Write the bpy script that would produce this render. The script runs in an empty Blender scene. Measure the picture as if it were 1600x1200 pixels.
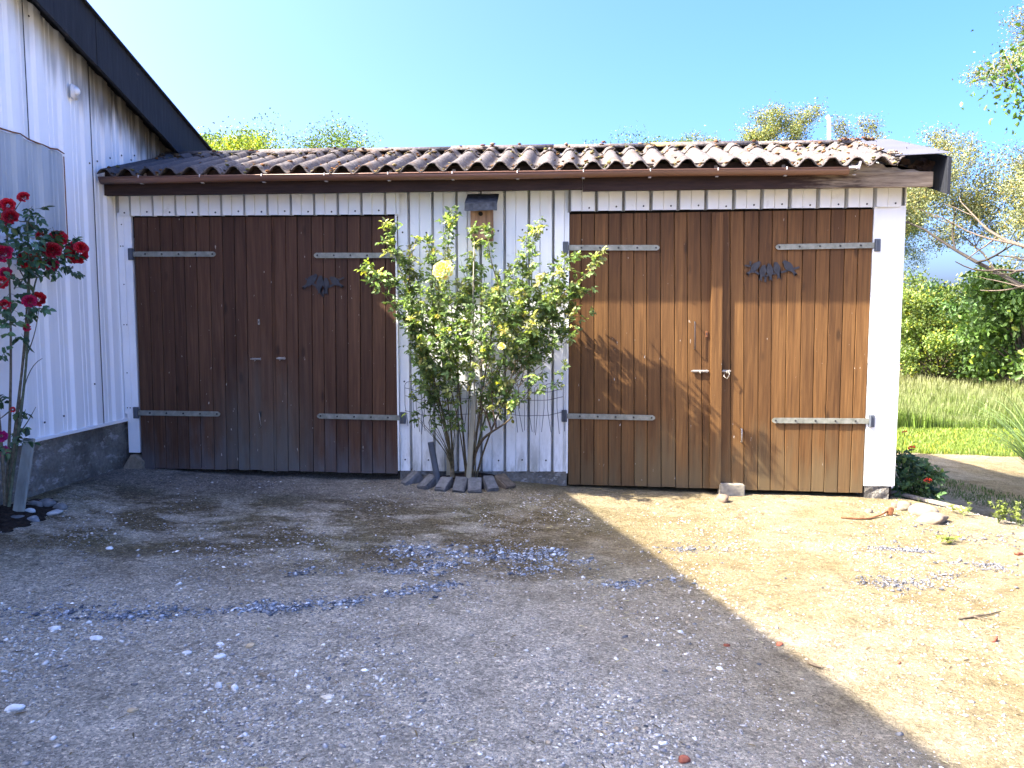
import bpy, bmesh, math, random
import numpy as np
from mathutils import Vector, Matrix
random.seed(7); rng = np.random.default_rng(11)
C = bpy.context.scene.collection
SC = bpy.context.scene
# ---------------------------------------------------------------- camera, sky, sun, exposure
CAM_H, CAM_D = 1.4, 6.3
YAW, PITCH, FPX = math.radians(4.4), math.atan(100/1200), 1200.0
cam = bpy.data.cameras.new("camera"); cam.sensor_width = 36; cam.lens = 27.0
cam.clip_start = 0.05; cam.clip_end = 2000
co = bpy.data.objects.new("camera", cam); C.objects.link(co)
co.location = (0, -CAM_D, CAM_H); co.rotation_euler = (math.pi/2-PITCH, 0, YAW)
SC.camera = co
SUN_A, SUN_B = 3.05, 3.41            # sideways and downward travel per metre towards the garage
sdir = Vector((SUN_A, 1.0, -SUN_B)).normalized()
SUN_EL = math.asin(-sdir.z)
SUN_AZ = math.atan2(-sdir.x, -sdir.y)   # clockwise from +Y
world = bpy.data.worlds.new("World"); SC.world = world; world.use_nodes = True
wn = world.node_tree.nodes; wl = world.node_tree.links
sky = wn.new("ShaderNodeTexSky"); sky.sky_type = 'NISHITA'; sky.sun_disc = False
sky.sun_elevation = SUN_EL; sky.sun_rotation = SUN_AZ
sky.air_density = 0.6; sky.dust_density = 5.5; sky.ozone_density = 6.0; sky.altitude = 0
hs = wn.new("ShaderNodeHueSaturation"); hs.inputs['Saturation'].default_value = 1.27; hs.inputs['Hue'].default_value = 0.510
wl.new(sky.outputs[0], hs.inputs['Color']); wl.new(hs.outputs[0], wn["Background"].inputs[0]); wn["Background"].inputs[1].default_value = 0.130
sl = bpy.data.lights.new("sun", 'SUN'); sl.energy = 3.4; sl.angle = math.radians(0.55); sl.color = (1.0, 0.93, 0.80)
so = bpy.data.objects.new("sun", sl); C.objects.link(so); so.location = (-20, -10, 25)
so.rotation_euler = sdir.to_track_quat('-Z', 'Y').to_euler()
vs = SC.view_settings; vs.view_transform = 'Standard'; vs.look = 'None'; vs.gamma = 1; vs.exposure = 2.88
SC.cycles.max_bounces = 8; SC.cycles.transparent_max_bounces = 8

# ---------------------------------------------------------------- helpers
def ray(px, py):
    x = (px-800)/FPX; y = -(py-600)/FPX
    dy = math.cos(PITCH)+y*math.sin(PITCH); dz = -math.sin(PITCH)+y*math.cos(PITCH)
    c, s = math.cos(YAW), math.sin(YAW)
    return (c*x-s*dy, s*x+c*dy, dz)
def P(px, py, ax, v):
    d = ray(px, py); o = (0, -CAM_D, CAM_H); t = (v-o[ax])/d[ax]
    return Vector([o[i]+t*d[i] for i in range(3)])
def F(px, py, Y=0.0): return P(px, py, 1, Y)
def at(px, dist):        # ground point below a picture column at a distance from the camera
    d = ray(px, 500); k = dist/math.hypot(d[0], d[1])
    return d[0]*k, -CAM_D+d[1]*k
def sst(a, b, x):
    t = np.clip((np.asarray(x, float)-a)/(b-a), 0, 1); return t*t*(3-2*t)
XW = -3.82               # face of the house wall
XR = 2.585               # right corner of the garage
def gz(x, y):
    x = np.asarray(x, float); y = np.asarray(y, float)
    z = 0.012-0.02*np.clip(x, -6, 6)
    z = z+0.055*np.exp(-((x-XW)/0.45)**2)*sst(0.5, -0.3, y)
    s = ((x-2.72)*0.75+(y+0.12)*0.5)/0.90
    z = z-0.40*sst(0.0, 1.35, s)*sst(1.6, 2.75, x+0.35*np.clip(y, -3, 0))
    z = z+0.008*np.sin(1.9*x+0.7*y+1)*np.sin(2.3*y-0.5*x)+0.004*np.sin(5.1*x+2.2*y)*np.sin(4.3*y-1.7*x+2)
    z = z+0.003*np.sin(11.3*x-7*y)*np.sin(9.1*y+4*x)+0.0015*np.sin(29*x+13*y)*np.sin(23*y-17*x)
    for (cx, cy, rx, ry, h) in ((-0.45, -1.85, .55, .16, .025), (-1.4, -2.72, 1.0, .12, .012), (1.0, -.35, 1.2, .15, .018), (-.75, -.02, .62, .30, .055)):
        z = z+h*np.exp(-((x-cx)/rx)**2-((y-cy)/ry)**2)
    return z
def gzf(x, y): return float(gz(x, y))
def G(px, py):           # ground point under a pixel
    p = P(px, py, 2, 0.0)
    for _ in range(6): p = P(px, py, 2, gzf(p.x, p.y))
    return p

ORG = {}
def tag(o, label=None, cat=None, group=None, kind=None):
    if label: o['label'] = label
    if cat: o['category'] = cat
    if group: o['group'] = group
    if kind: o['kind'] = kind
    return o
def empty(name, loc, label=None, cat=None, group=None):
    o = bpy.data.objects.new(name, None); C.objects.link(o); o.location = loc; o.empty_display_size = 0.1
    ORG[o.name] = Vector(loc); tag(o, label, cat, group); return o
def link_mesh(name, me, mats, parent=None, smooth=False):
    o = bpy.data.objects.new(name, me); C.objects.link(o)
    for m in (mats if isinstance(mats, (list, tuple)) else [mats]): me.materials.append(m)
    if smooth: me.polygons.foreach_set('use_smooth', [True]*len(me.polygons))
    org = Vector((0, 0, 0))
    if parent is not None:
        o.parent = parent; org = ORG[parent.name]
        me.transform(Matrix.Translation(-org))
    ORG[o.name] = org; return o
class MB:
    def __init__(s): s.v = []; s.f = []; s.m = []; s.c = []; s.col = (1, 1, 1, 1); s.mi = 0
    def add(s, vs, fs):
        b = len(s.v); s.v += [tuple(p) for p in vs]; s.c += [s.col]*len(vs)
        for f in fs: s.f.append(tuple(i+b for i in f)); s.m.append(s.mi)
    def hexa(s, q, off):     # quad q (4 points) extruded by the vector off
        q = [Vector(p) for p in q]; off = Vector(off)
        s.add(q+[p+off for p in q], [(0, 1, 2, 3), (7, 6, 5, 4), (0, 4, 5, 1), (1, 5, 6, 2), (2, 6, 7, 3), (3, 7, 4, 0)])
    def box(s, x0, x1, y0, y1, z0, z1):
        s.hexa([(x0, y0, z0), (x1, y0, z0), (x1, y0, z1), (x0, y0, z1)], (0, y1-y0, 0))
    def bbox(s, cen, size, M=None, bev=0.1):   # box with chamfered edges
        hx, hy, hz = [k/2 for k in size]; e = bev*min(size)
        bm = bmesh.new(); bmesh.ops.create_cube(bm, size=1)
        for v in bm.verts: v.co = Vector((v.co.x*2*hx, v.co.y*2*hy, v.co.z*2*hz))
        bmesh.ops.bevel(bm, geom=bm.edges[:], offset=e, segments=2, affect='EDGES')
        M = M or Matrix.Identity(3); cen = Vector(cen)
        bm.verts.index_update(); s.add([M @ v.co+cen for v in bm.verts], [[v.index for v in f.verts] for f in bm.faces]); bm.free()
    def tube(s, pts, rad, n=6, cap=True):
        pts = [Vector(p) for p in pts]; N = len(pts)
        if not isinstance(rad, (list, tuple)): rad = [rad]*N
        vs = []; fs = []; ref = None
        for i, p in enumerate(pts):
            d = (pts[min(i+1, N-1)]-pts[max(i-1, 0)])
            d = d.normalized() if d.length > 1e-9 else Vector((0, 0, 1))
            if ref is None: ref = Vector((1, 0, 0)) if abs(d.x) < 0.8 else Vector((0, 1, 0))
            a = (ref-d*ref.dot(d)); a = a.normalized() if a.length > 1e-6 else d.orthogonal().normalized()
            b = d.cross(a); ref = a
            for k in range(n):
                t = 2*math.pi*k/n; vs.append(p+(a*math.cos(t)+b*math.sin(t))*rad[i])
        for i in range(N-1):
            for k in range(n):
                fs.append((i*n+k, i*n+(k+1) % n, (i+1)*n+(k+1) % n, (i+1)*n+k))
        if cap: fs.append(tuple(range(n))[::-1]); fs.append(tuple((N-1)*n+k for k in range(n)))
        s.add(vs, fs)
    def prism(s, poly, off):  # outline (3D points in a plane) extruded by off
        poly = [Vector(p) for p in poly]; n = len(poly); off = Vector(off)
        bm = bmesh.new(); vs = [bm.verts.new(p) for p in poly]; f = bm.faces.new(vs)
        r = bmesh.ops.triangulate(bm, faces=[f], ngon_method='EAR_CLIP'); bm.verts.index_update()
        tri = [[v.index for v in g.verts] for g in bm.faces]; bm.free()
        s.add(poly+[p+off for p in poly], [t for t in tri]+[[i+n for i in t[::-1]] for t in tri]+[(i, i+n, (i+1) % n+n, (i+1) % n) for i in range(n)])
    def blob(s, cen, rad, seed=0, sub=2, rough=0.25, M=None):
        bm = bmesh.new(); bmesh.ops.create_icosphere(bm, subdivisions=sub, radius=1)
        rs = random.Random(seed); ks = [(Vector((rs.gauss(0, 1), rs.gauss(0, 1), rs.gauss(0, 1))).normalized(), rs.uniform(0.5, 0.95)) for _ in range(9)]
        cen = Vector(cen); M = M or Matrix.Identity(3)
        for v in bm.verts:
            d = v.co.normalized(); r = 1.0
            for k, h in ks:
                t = d.dot(k)
                if t > h: r -= (t-h)*rough*2.2
            r += rough*0.12*math.sin(9*d.x+seed)*math.sin(8*d.y+2*seed)
            v.co = Vector((d.x*r*rad[0], d.y*r*rad[1], d.z*r*rad[2]))
        bm.verts.index_update(); s.add([M @ v.co+cen for v in bm.verts], [[v.index for v in f.verts] for f in bm.faces]); bm.free()
    def build(s, name, mats, parent=None, smooth=False):
        me = bpy.data.meshes.new(name); me.from_pydata(s.v, [], s.f)
        me.polygons.foreach_set('material_index', s.m)
        ca = me.attributes.new('Col', 'FLOAT_COLOR', 'POINT'); ca.data.foreach_set('color', np.array(s.c, np.float32).ravel())
        return link_mesh(name, me, mats, parent, smooth)
def npmesh(name, V, Fc, col, mats, parent=None, smooth=False, mi=None):
    V = np.asarray(V, np.float32); Fc = np.asarray(Fc, np.int32); k = Fc.shape[1]
    me = bpy.data.meshes.new(name); me.vertices.add(len(V)); me.vertices.foreach_set('co', V.ravel())
    me.loops.add(Fc.size); me.loops.foreach_set('vertex_index', Fc.ravel())
    me.polygons.add(len(Fc)); me.polygons.foreach_set('loop_start', np.arange(0, Fc.size, k, dtype=np.int32))
    me.update(calc_edges=True)
    if mi is not None: me.polygons.foreach_set('material_index', np.asarray(mi, np.int32))
    ca = me.attributes.new('Col', 'FLOAT_COLOR', 'POINT')
    c4 = np.ones((len(V), 4), np.float32); c4[:, :3] = col; ca.data.foreach_set('color', c4.ravel())
    me.validate()
    return link_mesh(name, me, mats, parent, smooth)

# ---------------------------------------------------------------- materials
class NT:
    def __init__(s, name, rough=0.8, spec=0.3, metal=0.0):
        s.m = bpy.data.materials.new(name); s.m.use_nodes = True; s.n = s.m.node_tree.nodes; s.l = s.m.node_tree.links
        s.b = s.n['Principled BSDF']; s.b.inputs['Roughness'].default_value = rough
        s.b.inputs['Specular IOR Level'].default_value = spec; s.b.inputs['Metallic'].default_value = metal
        s.tc = s.n.new('ShaderNodeTexCoord'); s.geo = s.n.new('ShaderNodeNewGeometry')
    def link(s, a, b): s.l.new(a, b)
    def pos(s, scale=(1, 1, 1), world=True, off=None):
        mp = s.n.new('ShaderNodeMapping'); mp.inputs['Scale'].default_value = scale
        s.link(s.geo.outputs['Position'] if world else s.tc.outputs['Object'], mp.inputs[0])
        if off is not None:
            va = s.n.new('ShaderNodeVectorMath'); va.operation = 'ADD'; s.link(mp.outputs[0], va.inputs[0])
            vm = s.n.new('ShaderNodeVectorMath'); vm.operation = 'SCALE'; vm.inputs[3].default_value = 37.0
            s.link(off, vm.inputs[0]); s.link(vm.outputs[0], va.inputs[1]); return va.outputs[0]
        return mp.outputs[0]
    def noise(s, vec, scale=1.0, det=6, rough=0.55, dist=0.0):
        t = s.n.new('ShaderNodeTexNoise'); t.inputs['Scale'].default_value = scale; t.inputs['Detail'].default_value = det
        t.inputs['Roughness'].default_value = rough; t.inputs['Distortion'].default_value = dist
        s.link(vec, t.inputs['Vector']); return t.outputs['Fac']
    def vor(s, vec, scale=1.0, feat='F1'):
        t = s.n.new('ShaderNodeTexVoronoi'); t.feature = feat; t.inputs['Scale'].default_value = scale; s.link(vec, t.inputs['Vector']); return t
    def ramp(s, f, pts):
        r = s.n.new('ShaderNodeValToRGB'); e = r.color_ramp.elements
        while len(e) < len(pts): e.new(0.5)
        for i, (p, c) in enumerate(pts):
            e[i].position = p; e[i].color = (c, c, c, 1) if not isinstance(c, (tuple, list)) else (*c, 1)
        s.link(f, r.inputs[0]); return r.outputs[0]
    def math(s, op, a, b=None):
        t = s.n.new('ShaderNodeMath'); t.operation = op
        for i, k in enumerate((a, b)):
            if k is None: continue
            if isinstance(k, (int, float)): t.inputs[i].default_value = k
            else: s.link(k, t.inputs[i])
        return t.outputs[0]
    def mix(s, f, a, b, mode='MIX'):
        t = s.n.new('ShaderNodeMixRGB'); t.blend_type = mode
        for i, k in ((0, f), (1, a), (2, b)):
            if isinstance(k, (int, float)): t.inputs[i].default_value = k if i == 0 else (k, k, k, 1)
            elif isinstance(k, (tuple, list)): t.inputs[i].default_value = (*k, 1)
            else: s.link(k, t.inputs[i])
        return t.outputs[0]
    def sep(s, vec):
        t = s.n.new('ShaderNodeSeparateXYZ'); s.link(vec, t.inputs[0]); return t.outputs
    def attr(s):
        t = s.n.new('ShaderNodeAttribute'); t.attribute_name = 'Col'; return t.outputs['Color']
    def sst(s, v, a, b):
        t = s.n.new('ShaderNodeMapRange'); t.interpolation_type = 'SMOOTHSTEP'
        t.inputs[1].default_value = a; t.inputs[2].default_value = b; s.link(v, t.inputs[0]); return t.outputs[0]
    def bump(s, h, strength=0.4, dist=0.01):
        t = s.n.new('ShaderNodeBump'); t.inputs['Strength'].default_value = strength; t.inputs['Distance'].default_value = dist
        s.link(h, t.inputs['Height']); s.link(t.outputs[0], s.b.inputs['Normal']); return s
    def color(s, c):
        if isinstance(c, (tuple, list)): s.b.inputs['Base Color'].default_value = (*c, 1)
        else: s.link(c, s.b.inputs['Base Color'])
        return s
def simple(name, col, rough=0.7, var=0.25, scale=20, spec=0.3, metal=0.0, bump=0.2, stretch=(1, 1, 1), bd=0.004):
    t = NT(name, rough, spec, metal); n = t.noise(t.pos(stretch), scale, 6)
    lo = tuple(c*(1-var) for c in col); hi = tuple(min(1, c*(1+var)) for c in col)
    t.color(t.ramp(n, [(0.3, lo), (0.7, hi)]))
    if bump: t.bump(n, bump, bd)
    return t.m
def leafmat(name, trans=0.35, rough=0.45):
    t = NT(name, rough, 0.35); a = t.attr(); t.color(a)
    tr = t.n.new('ShaderNodeBsdfTranslucent'); t.link(t.mix(1.0, a, (1.25, 1.3, 0.55), 'MULTIPLY'), tr.inputs[0])
    mx = t.n.new('ShaderNodeMixShader'); mx.inputs[0].default_value = trans
    t.link(t.b.outputs[0], mx.inputs[1]); t.link(tr.outputs[0], mx.inputs[2]); t.link(mx.outputs[0], t.n['Material Output'].inputs[0])
    return t.m
def attrmat(name, rough=0.8, spec=0.2, nscale=60, var=0.3, bump=0.3):
    t = NT(name, rough, spec); n = t.noise(t.pos(), nscale, 5)
    t.color(t.mix(1.0, t.attr(), t.ramp(n, [(0.3, 1-var), (0.7, 1+var*0.5)]), 'MULTIPLY')).bump(n, bump, 0.004); return t.m

# yard ground
t = NT('yard_dirt', 0.95, 0.1)
p = t.pos(); x, y, z = t.sep(p)
nb = t.noise(p, 0.9, 5); nm = t.noise(p, 5, 8, 0.65); nf = t.noise(p, 55, 6, 0.7); ng = t.noise(p, 180, 3, 0.6)
sand = t.ramp(nm, [(0.3, (.225, .168, .082)), (0.55, (.31, .243, .133)), (0.75, (.36, .292, .178))])
grey = t.ramp(nm, [(0.3, (.46, .40, .30)), (0.6, (.63, .555, .425)), (0.78, (.75, .67, .535))])  # grey gravelly zone, made paler in colour to lift the shaded foreground
gm = t.math('ADD', t.sst(t.math('ADD', t.math('MULTIPLY', x, -0.62), t.math('MULTIPLY', y, -0.32)), 0.05, 1.25), t.math('MULTIPLY', t.math('SUBTRACT', nb, 0.5), 1.2))
gm2 = t.n.new('ShaderNodeClamp'); t.link(gm, gm2.inputs[0])
c = t.mix(gm2.outputs[0], sand, grey)
# trodden moss and dark soil between the doors and the gravel
reg = t.math('MULTIPLY', t.math('MULTIPLY', t.sst(y, -2.9, -1.9), t.sst(y, -0.35, -0.8)), t.sst(x, 0.9, -0.3))
mz = t.noise(t.pos((0.9, 1.5, 1)), 2.1, 9, 0.72)
mm = t.math('MULTIPLY', reg, t.ramp(mz, [(0.40, 0.0), (0.53, 1.0)]))
mossc = t.ramp(nf, [(0.3, (.055, .036, .010)), (0.55, (.14, .098, .035)), (0.8, (.30, .24, .12))])
c = t.mix(t.math('MULTIPLY', mm, 0.85), c, mossc)
dk = t.math('MULTIPLY', t.math('MULTIPLY', t.sst(x, -0.5, -1.5), t.sst(y, -1.35, -0.45)), t.ramp(nb, [(0.3, 0.35), (0.6, 0.9)]))
c = t.mix(t.math('MULTIPLY', dk, 0.85), c, (.12, .108, .10))
gp = t.math('MULTIPLY', t.math('MULTIPLY', reg, t.ramp(nb, [(0.45, 0.0), (0.6, 0.5)])), 0.5)
c = t.mix(gp, c, (.24, .24, .12))
c = t.mix(1.0, c, t.ramp(nf, [(0.25, 0.5), (0.42, 0.98), (0.75, 1.3)]), 'MULTIPLY')
n14 = t.noise(p, 15, 7, 0.72); c = t.mix(1.0, c, t.ramp(n14, [(0.3, 0.68), (0.46, 1.0), (0.7, 1.2)]), 'MULTIPLY')
c = t.mix(1.0, c, t.ramp(ng, [(0.3, 0.72), (0.65, 1.15)]), 'MULTIPLY')
# darker ground on the bank right of the garage
bank = t.math('MULTIPLY', t.math('MULTIPLY', t.sst(z, -0.06, -0.13), t.sst(x, 4.3, 3.4)), t.sst(y, 1.9, 0.9))
c = t.mix(t.math('MULTIPLY', bank, 0.85), c, t.ramp(nf, [(0.3, (.035, .03, .022)), (0.7, (.10, .09, .07))]))
t.color(c)
vg = t.vor(t.pos(), 105.0); vc = t.sep(vg.outputs['Color']); vg2 = t.vor(t.pos(), 46.0); vc2 = t.sep(vg2.outputs['Color'])
gf = t.math('ADD', t.math('MULTIPLY', gm2.outputs[0], 0.45), 0.42)
c = t.mix(gf, c, t.mix(1.0, c, t.ramp(vc[0], [(0.0, .50), (0.35, .82), (0.75, 1.12), (0.93, 1.35), (1.0, 1.9)]), 'MULTIPLY'))
c = t.mix(t.math('MULTIPLY', gf, t.ramp(vc2[1], [(0.80, 0.0), (0.86, 0.65)])), c, t.mix(1.0, c, t.ramp(vc2[0], [(0.0, .6), (0.6, 1.05), (1.0, 1.6)]), 'MULTIPLY')); t.color(c)
h = t.math('ADD', t.math('MULTIPLY', nf, 1.0), t.math('ADD', t.math('MULTIPLY', nm, 2.2), t.math('MULTIPLY', ng, 0.5)))
tu = t.math('ADD', t.math('MULTIPLY', x, 0.55), t.math('MULTIPLY', y, -0.83)); tv = t.math('ADD', t.math('MULTIPLY', x, 0.83), t.math('MULTIPLY', y, 0.55))
tread = t.math('SINE', t.math('ADD', t.math('MULTIPLY', tu, 105.0), t.math('MULTIPLY', t.math('ABSOLUTE', t.math('SINE', t.math('MULTIPLY', tv, 9.0))), 2.2)))
tm = t.math('MULTIPLY', t.ramp(t.noise(p, 1.1, 4, .6), [(.50, 0.0), (.62, 1.0)]), t.sst(y, -.9, -2.0))
h = t.math('ADD', h, t.math('MULTIPLY', t.math('MULTIPLY', tread, tm), 0.22))
h = t.math('ADD', h, t.math('MULTIPLY', vc[0], 0.35))
t.bump(h, 1.0, 0.034); M_DIRT = t.m

def cladding_mat(name, base, dirt_amt, mould=False):
    t = NT(name, 0.45, 0.4); p = t.pos(); x, y, z = t.sep(p)
    st = t.noise(t.pos((14, 14, 0.5)), 1, 6, 0.6); fine = t.noise(p, 9, 8, 0.65); big = t.noise(p, 1.3, 3)
    c = t.mix(1.0, base, t.ramp(st, [(0.3, (.92, .925, .92)), (0.7, (1.03, 1.03, 1.03))]), 'MULTIPLY')
    low = t.math('MULTIPLY', t.sst(z, 0.65, 0.06), t.ramp(t.noise(t.pos((9, 9, 2.2)), 1, 8, 0.7), [(0.42, 0.0), (0.64, 1.0)]))
    c = t.mix(t.math('MULTIPLY', low, dirt_amt), c, (.20, .20, .15))
    c = t.mix(t.math('MULTIPLY', t.ramp(fine, [(0.62, 0.0), (0.75, 0.5)]), dirt_amt), c, (.34, .33, .28))
    up = t.math('MULTIPLY', t.sst(z, 1.9, 2.45), t.ramp(st, [(0.35, 0.15), (0.65, 0.6)]))
    if not mould: c = t.mix(t.math('MULTIPLY', up, 0.55), c, (.55, .50, .38))
    else:     # black mould washed down from the verge, in streaks
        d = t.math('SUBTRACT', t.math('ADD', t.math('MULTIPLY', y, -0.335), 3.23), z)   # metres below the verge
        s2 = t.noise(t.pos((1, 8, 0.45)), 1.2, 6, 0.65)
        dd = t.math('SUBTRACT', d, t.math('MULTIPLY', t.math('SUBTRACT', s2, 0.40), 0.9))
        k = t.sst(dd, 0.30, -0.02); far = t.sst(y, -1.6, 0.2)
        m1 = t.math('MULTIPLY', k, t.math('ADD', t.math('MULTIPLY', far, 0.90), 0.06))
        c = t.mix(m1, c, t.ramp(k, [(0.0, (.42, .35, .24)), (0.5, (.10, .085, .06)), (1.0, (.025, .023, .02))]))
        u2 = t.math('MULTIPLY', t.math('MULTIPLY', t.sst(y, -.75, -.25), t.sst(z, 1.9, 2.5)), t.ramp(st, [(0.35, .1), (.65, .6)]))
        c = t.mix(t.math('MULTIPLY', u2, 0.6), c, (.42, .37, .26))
    t.color(c).bump(fine, 0.06, 0.003); return t.m
M_CLAD = cladding_mat('white_sheet_metal', (.82, .82, .80), 0.85)
M_HCLAD = cladding_mat('house_sheet_metal', (.88, .89, .89), 0.2, True)
M_TRIM = simple('white_trim_metal', (.84, .84, .83), 0.42, 0.06, 3, 0.4, bump=0.04)
M_PLATE = None
M_GROOVE_SHADE = simple('painted_groove_shade', (.30, .29, .26), 0.8, 0.4, 9, 0.2)  # groove floors painted dark, standing in for the shade of deep grooves
t = NT('grey_translucent_sheet', 0.5, 0.35); st = t.noise(t.pos((1, 9, 0.5)), 1.2, 8, 0.7); cl = t.noise(t.pos((1, 1, 1)), 2.2, 6)
c = t.mix(t.ramp(cl, [(0.4, 0.0), (0.75, 0.7)]), t.ramp(st, [(0.3, (.24, .28, .30)), (0.5, (.36, .40, .42)), (0.66, (.44, .48, .49)), (0.72, (.68, .70, .70))]), (.46, .50, .50))
t.color(c); M_PLATE = t.m

def plank_mat(name, dark, mid, light, weather=True):
    t = NT(name, 0.62, 0.25); a = t.attr(); ar = t.sep(a)
    g = t.noise(t.pos((26, 26, 1.1), off=a), 1.6, 8, 0.62, 0.4); g2 = t.noise(t.pos((90, 90, 2.0), off=a), 1.5, 5, 0.6)
    c = t.ramp(g, [(0.28, dark), (0.5, mid), (0.74, light)])
    c = t.mix(1.0, c, t.ramp(g2, [(0.3, 0.78), (0.7, 1.14)]), 'MULTIPLY')
    c = t.mix(1.0, c, t.ramp(ar[0], [(0.0, (.74, .70, .68)), (1.0, (1.2, 1.18, 1.14))]), 'MULTIPLY')
    kn = t.vor(t.pos((6.5, 6.5, 2.3), off=a), 1.0); k = t.ramp(kn.outputs['Distance'], [(0.06, 1.0), (0.15, 0.0)])
    c = t.mix(t.math('MULTIPLY', k, 0.72), c, tuple(d*0.35 for d in dark))
    if weather:
        p = t.pos(); x, y, z = t.sep(p)
        wn_ = t.noise(t.pos((7, 7, 1.6), off=a), 1, 8, 0.65); zz = t.math('ADD', z, t.math('MULTIPLY', t.math('SUBTRACT', wn_, 0.5), -1.5))
        # faded grey foot of the boards, washed out paler in the middle of the left doors
        leftm = t.sst(x, -0.4, -1.0)
        low = t.math('MULTIPLY', t.sst(zz, 0.60, -0.02), t.ramp(ar[1], [(0.0, .55), (1.0, 1.0)]))
        c = t.mix(t.math('MULTIPLY', low, 0.72), c, t.mix(leftm, (.125, .095, .048), (.115, .125, .13)))
        ctr = t.math('MULTIPLY', t.math('MULTIPLY', t.sst(zz, 1.15, 0.35), t.sst(x, -3.2, -2.7)), t.sst(x, -2.0, -2.45))
        c = t.mix(t.math('MULTIPLY', ctr, 0.45), c, (.13, .125, .10))
        sp = t.noise(t.pos((16, 16, 5)), 3.1, 3, 0.5); spk = t.ramp(sp, [(0.735, 0.0), (0.76, 0.8)])
        c = t.mix(spk, c, (.50, .45, .38))
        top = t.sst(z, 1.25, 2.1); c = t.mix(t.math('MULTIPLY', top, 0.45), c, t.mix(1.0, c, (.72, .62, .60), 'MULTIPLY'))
    t.color(c).bump(t.math('ADD', g, t.math('MULTIPLY', g2, 0.5)), 0.35, 0.004); return t.m
M_DOOR_L = plank_mat('brown_planks_painted_shade', (.054, .024, .012), (.082, .038, .019), (.12, .062, .034))  # darker copy of the door planks; shade of the left doors put in colour
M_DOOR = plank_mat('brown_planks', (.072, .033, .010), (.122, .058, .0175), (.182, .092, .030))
M_FASC = plank_mat('dark_fascia_board', (.020, .012, .009), (.030, .017, .013), (.05, .03, .022), False)
t = NT('weathered_timber', 0.85, 0.15); g = t.noise(t.pos((3, 30, 30)), 1.6, 8, 0.65, 0.3)
t.color(t.ramp(g, [(0.3, (.10, .08, .06)), (0.5, (.24, .20, .16)), (0.72, (.36, .32, .27))])).bump(g, 0.7, 0.01); M_GREYWOOD = t.m
t = NT('fascia_fading_to_bare_wood', 0.8, 0.2); x, y, z = t.sep(t.pos()); g = t.noise(t.pos((3, 30, 30)), 1.6, 8, 0.65, 0.3)
d = t.ramp(g, [(0.3, (.02, .011, .009)), (0.7, (.048, .027, .02))]); w = t.ramp(g, [(0.3, (.13, .09, .06)), (0.7, (.33, .26, .18))])
t.color(t.mix(t.sst(t.math('ADD', x, t.math('MULTIPLY', t.math('SUBTRACT', g, .5), 1.6)), 1.7, 2.35), d, w)).bump(g, 0.5, 0.006); M_FASC2 = t.m
# fibre cement roof
t = NT('fibre_cement_sheet', 0.92, 0.12); p = t.pos(); x, y, z = t.sep(p)
n1 = t.noise(p, 7, 9, 0.7); n2 = t.noise(p, 45, 5, 0.65); n3 = t.noise(p, 2.2, 6, 0.65)
c = t.ramp(n2, [(0.28, (.05, .042, .037)), (0.5, (.105, .09, .083)), (0.72, (.185, .165, .155))])
c = t.mix(t.ramp(n1, [(0.52, 0.0), (0.66, 0.75)]), c, t.ramp(n2, [(0.3, (.05, .03, .018)), (0.7, (.15, .085, .045))]))
c = t.mix(t.ramp(n3, [(0.66, 0.0), (0.74, 0.75)]), c, (.34, .22, .07))
c = t.mix(t.ramp(t.noise(p, 16, 5, .6), [(0.62, 0.0), (0.7, 0.6)]), c, (.30, .275, .24))
# darker grey towards the end beside the house
lf = t.sst(t.math('ADD', x, t.math('MULTIPLY', t.math('SUBTRACT', n3, 0.5), 1.1)), -2.75, -3.25)
c = t.mix(t.math('MULTIPLY', lf, 0.72), c, (.055, .055, .06))
t.color(c).bump(t.math('ADD', n1, t.math('MULTIPLY', n2, .6)), 0.8, 0.012); M_ROOF = t.m
M_MOSS = attrmat('roof_moss', 0.95, 0.05, 70, 0.5, 0.8)
M_GUTTER = simple('brown_gutter', (.17, .085, .055), 0.35, 0.12, 8, 0.5, bump=0.05, stretch=(.3, 3, 3))
M_CLIP = simple('pale_clip', (.42, .38, .36), 0.5, 0.2, 40, 0.4)
t = NT('galvanised_strap', 0.5, 0.4, 0.25); n = t.noise(t.pos((1, 1, 1)), 24, 6, .65)
t.color(t.ramp(n, [(0.3, (.15, .15, .115)), (0.55, (.24, .24, .195)), (0.75, (.32, .31, .26))])).bump(n, .25, .003); M_GALV = t.m
M_BOLT = simple('dark_bolt', (.05, .05, .045), 0.5, 0.2, 30, 0.4, metal=0.4)
M_IRON = simple('dark_iron', (.035, .036, .042), 0.55, 0.3, 30, 0.4, metal=0.3)
M_STEEL = simple('dull_steel', (.33, .30, .26), 0.4, 0.25, 40, 0.5, metal=0.4)
t = NT('black_roofing_board', 0.75, 0.25); n = t.noise(t.pos((2, 2, 2)), 2.2, 7, .65); n2 = t.noise(t.pos((1, 12, 1)), 3, 6, .7)
c = t.ramp(n2, [(0.3, (.010, .011, .014)), (0.65, (.022, .024, .030)), (.85, (.05, .05, .055))])
c = t.mix(t.ramp(n, [(0.66, 0), (0.72, .5)]), c, (.16, .12, .09)); t.color(c).bump(n2, .3, .006); M_BLACK = t.m
t = NT('concrete_plinth', 0.92, 0.1); p = t.pos(); n = t.noise(p, 4, 8, .65); n2 = t.noise(p, 40, 5, .6)
c = t.ramp(n, [(0.3, (.135, .12, .10)), (0.5, (.20, .185, .155)), (.68, (.26, .245, .21))])
c = t.mix(t.ramp(t.noise(t.pos((1, 1, 2.2)), 7, 8, .75), [(0.53, 0), (0.60, .9)]), c, (.40, .39, .36))
c = t.mix(t.ramp(t.noise(p, 2.4, 4, .6), [(0.5, 0), (0.64, .6)]), c, (.085, .075, .06))
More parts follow.
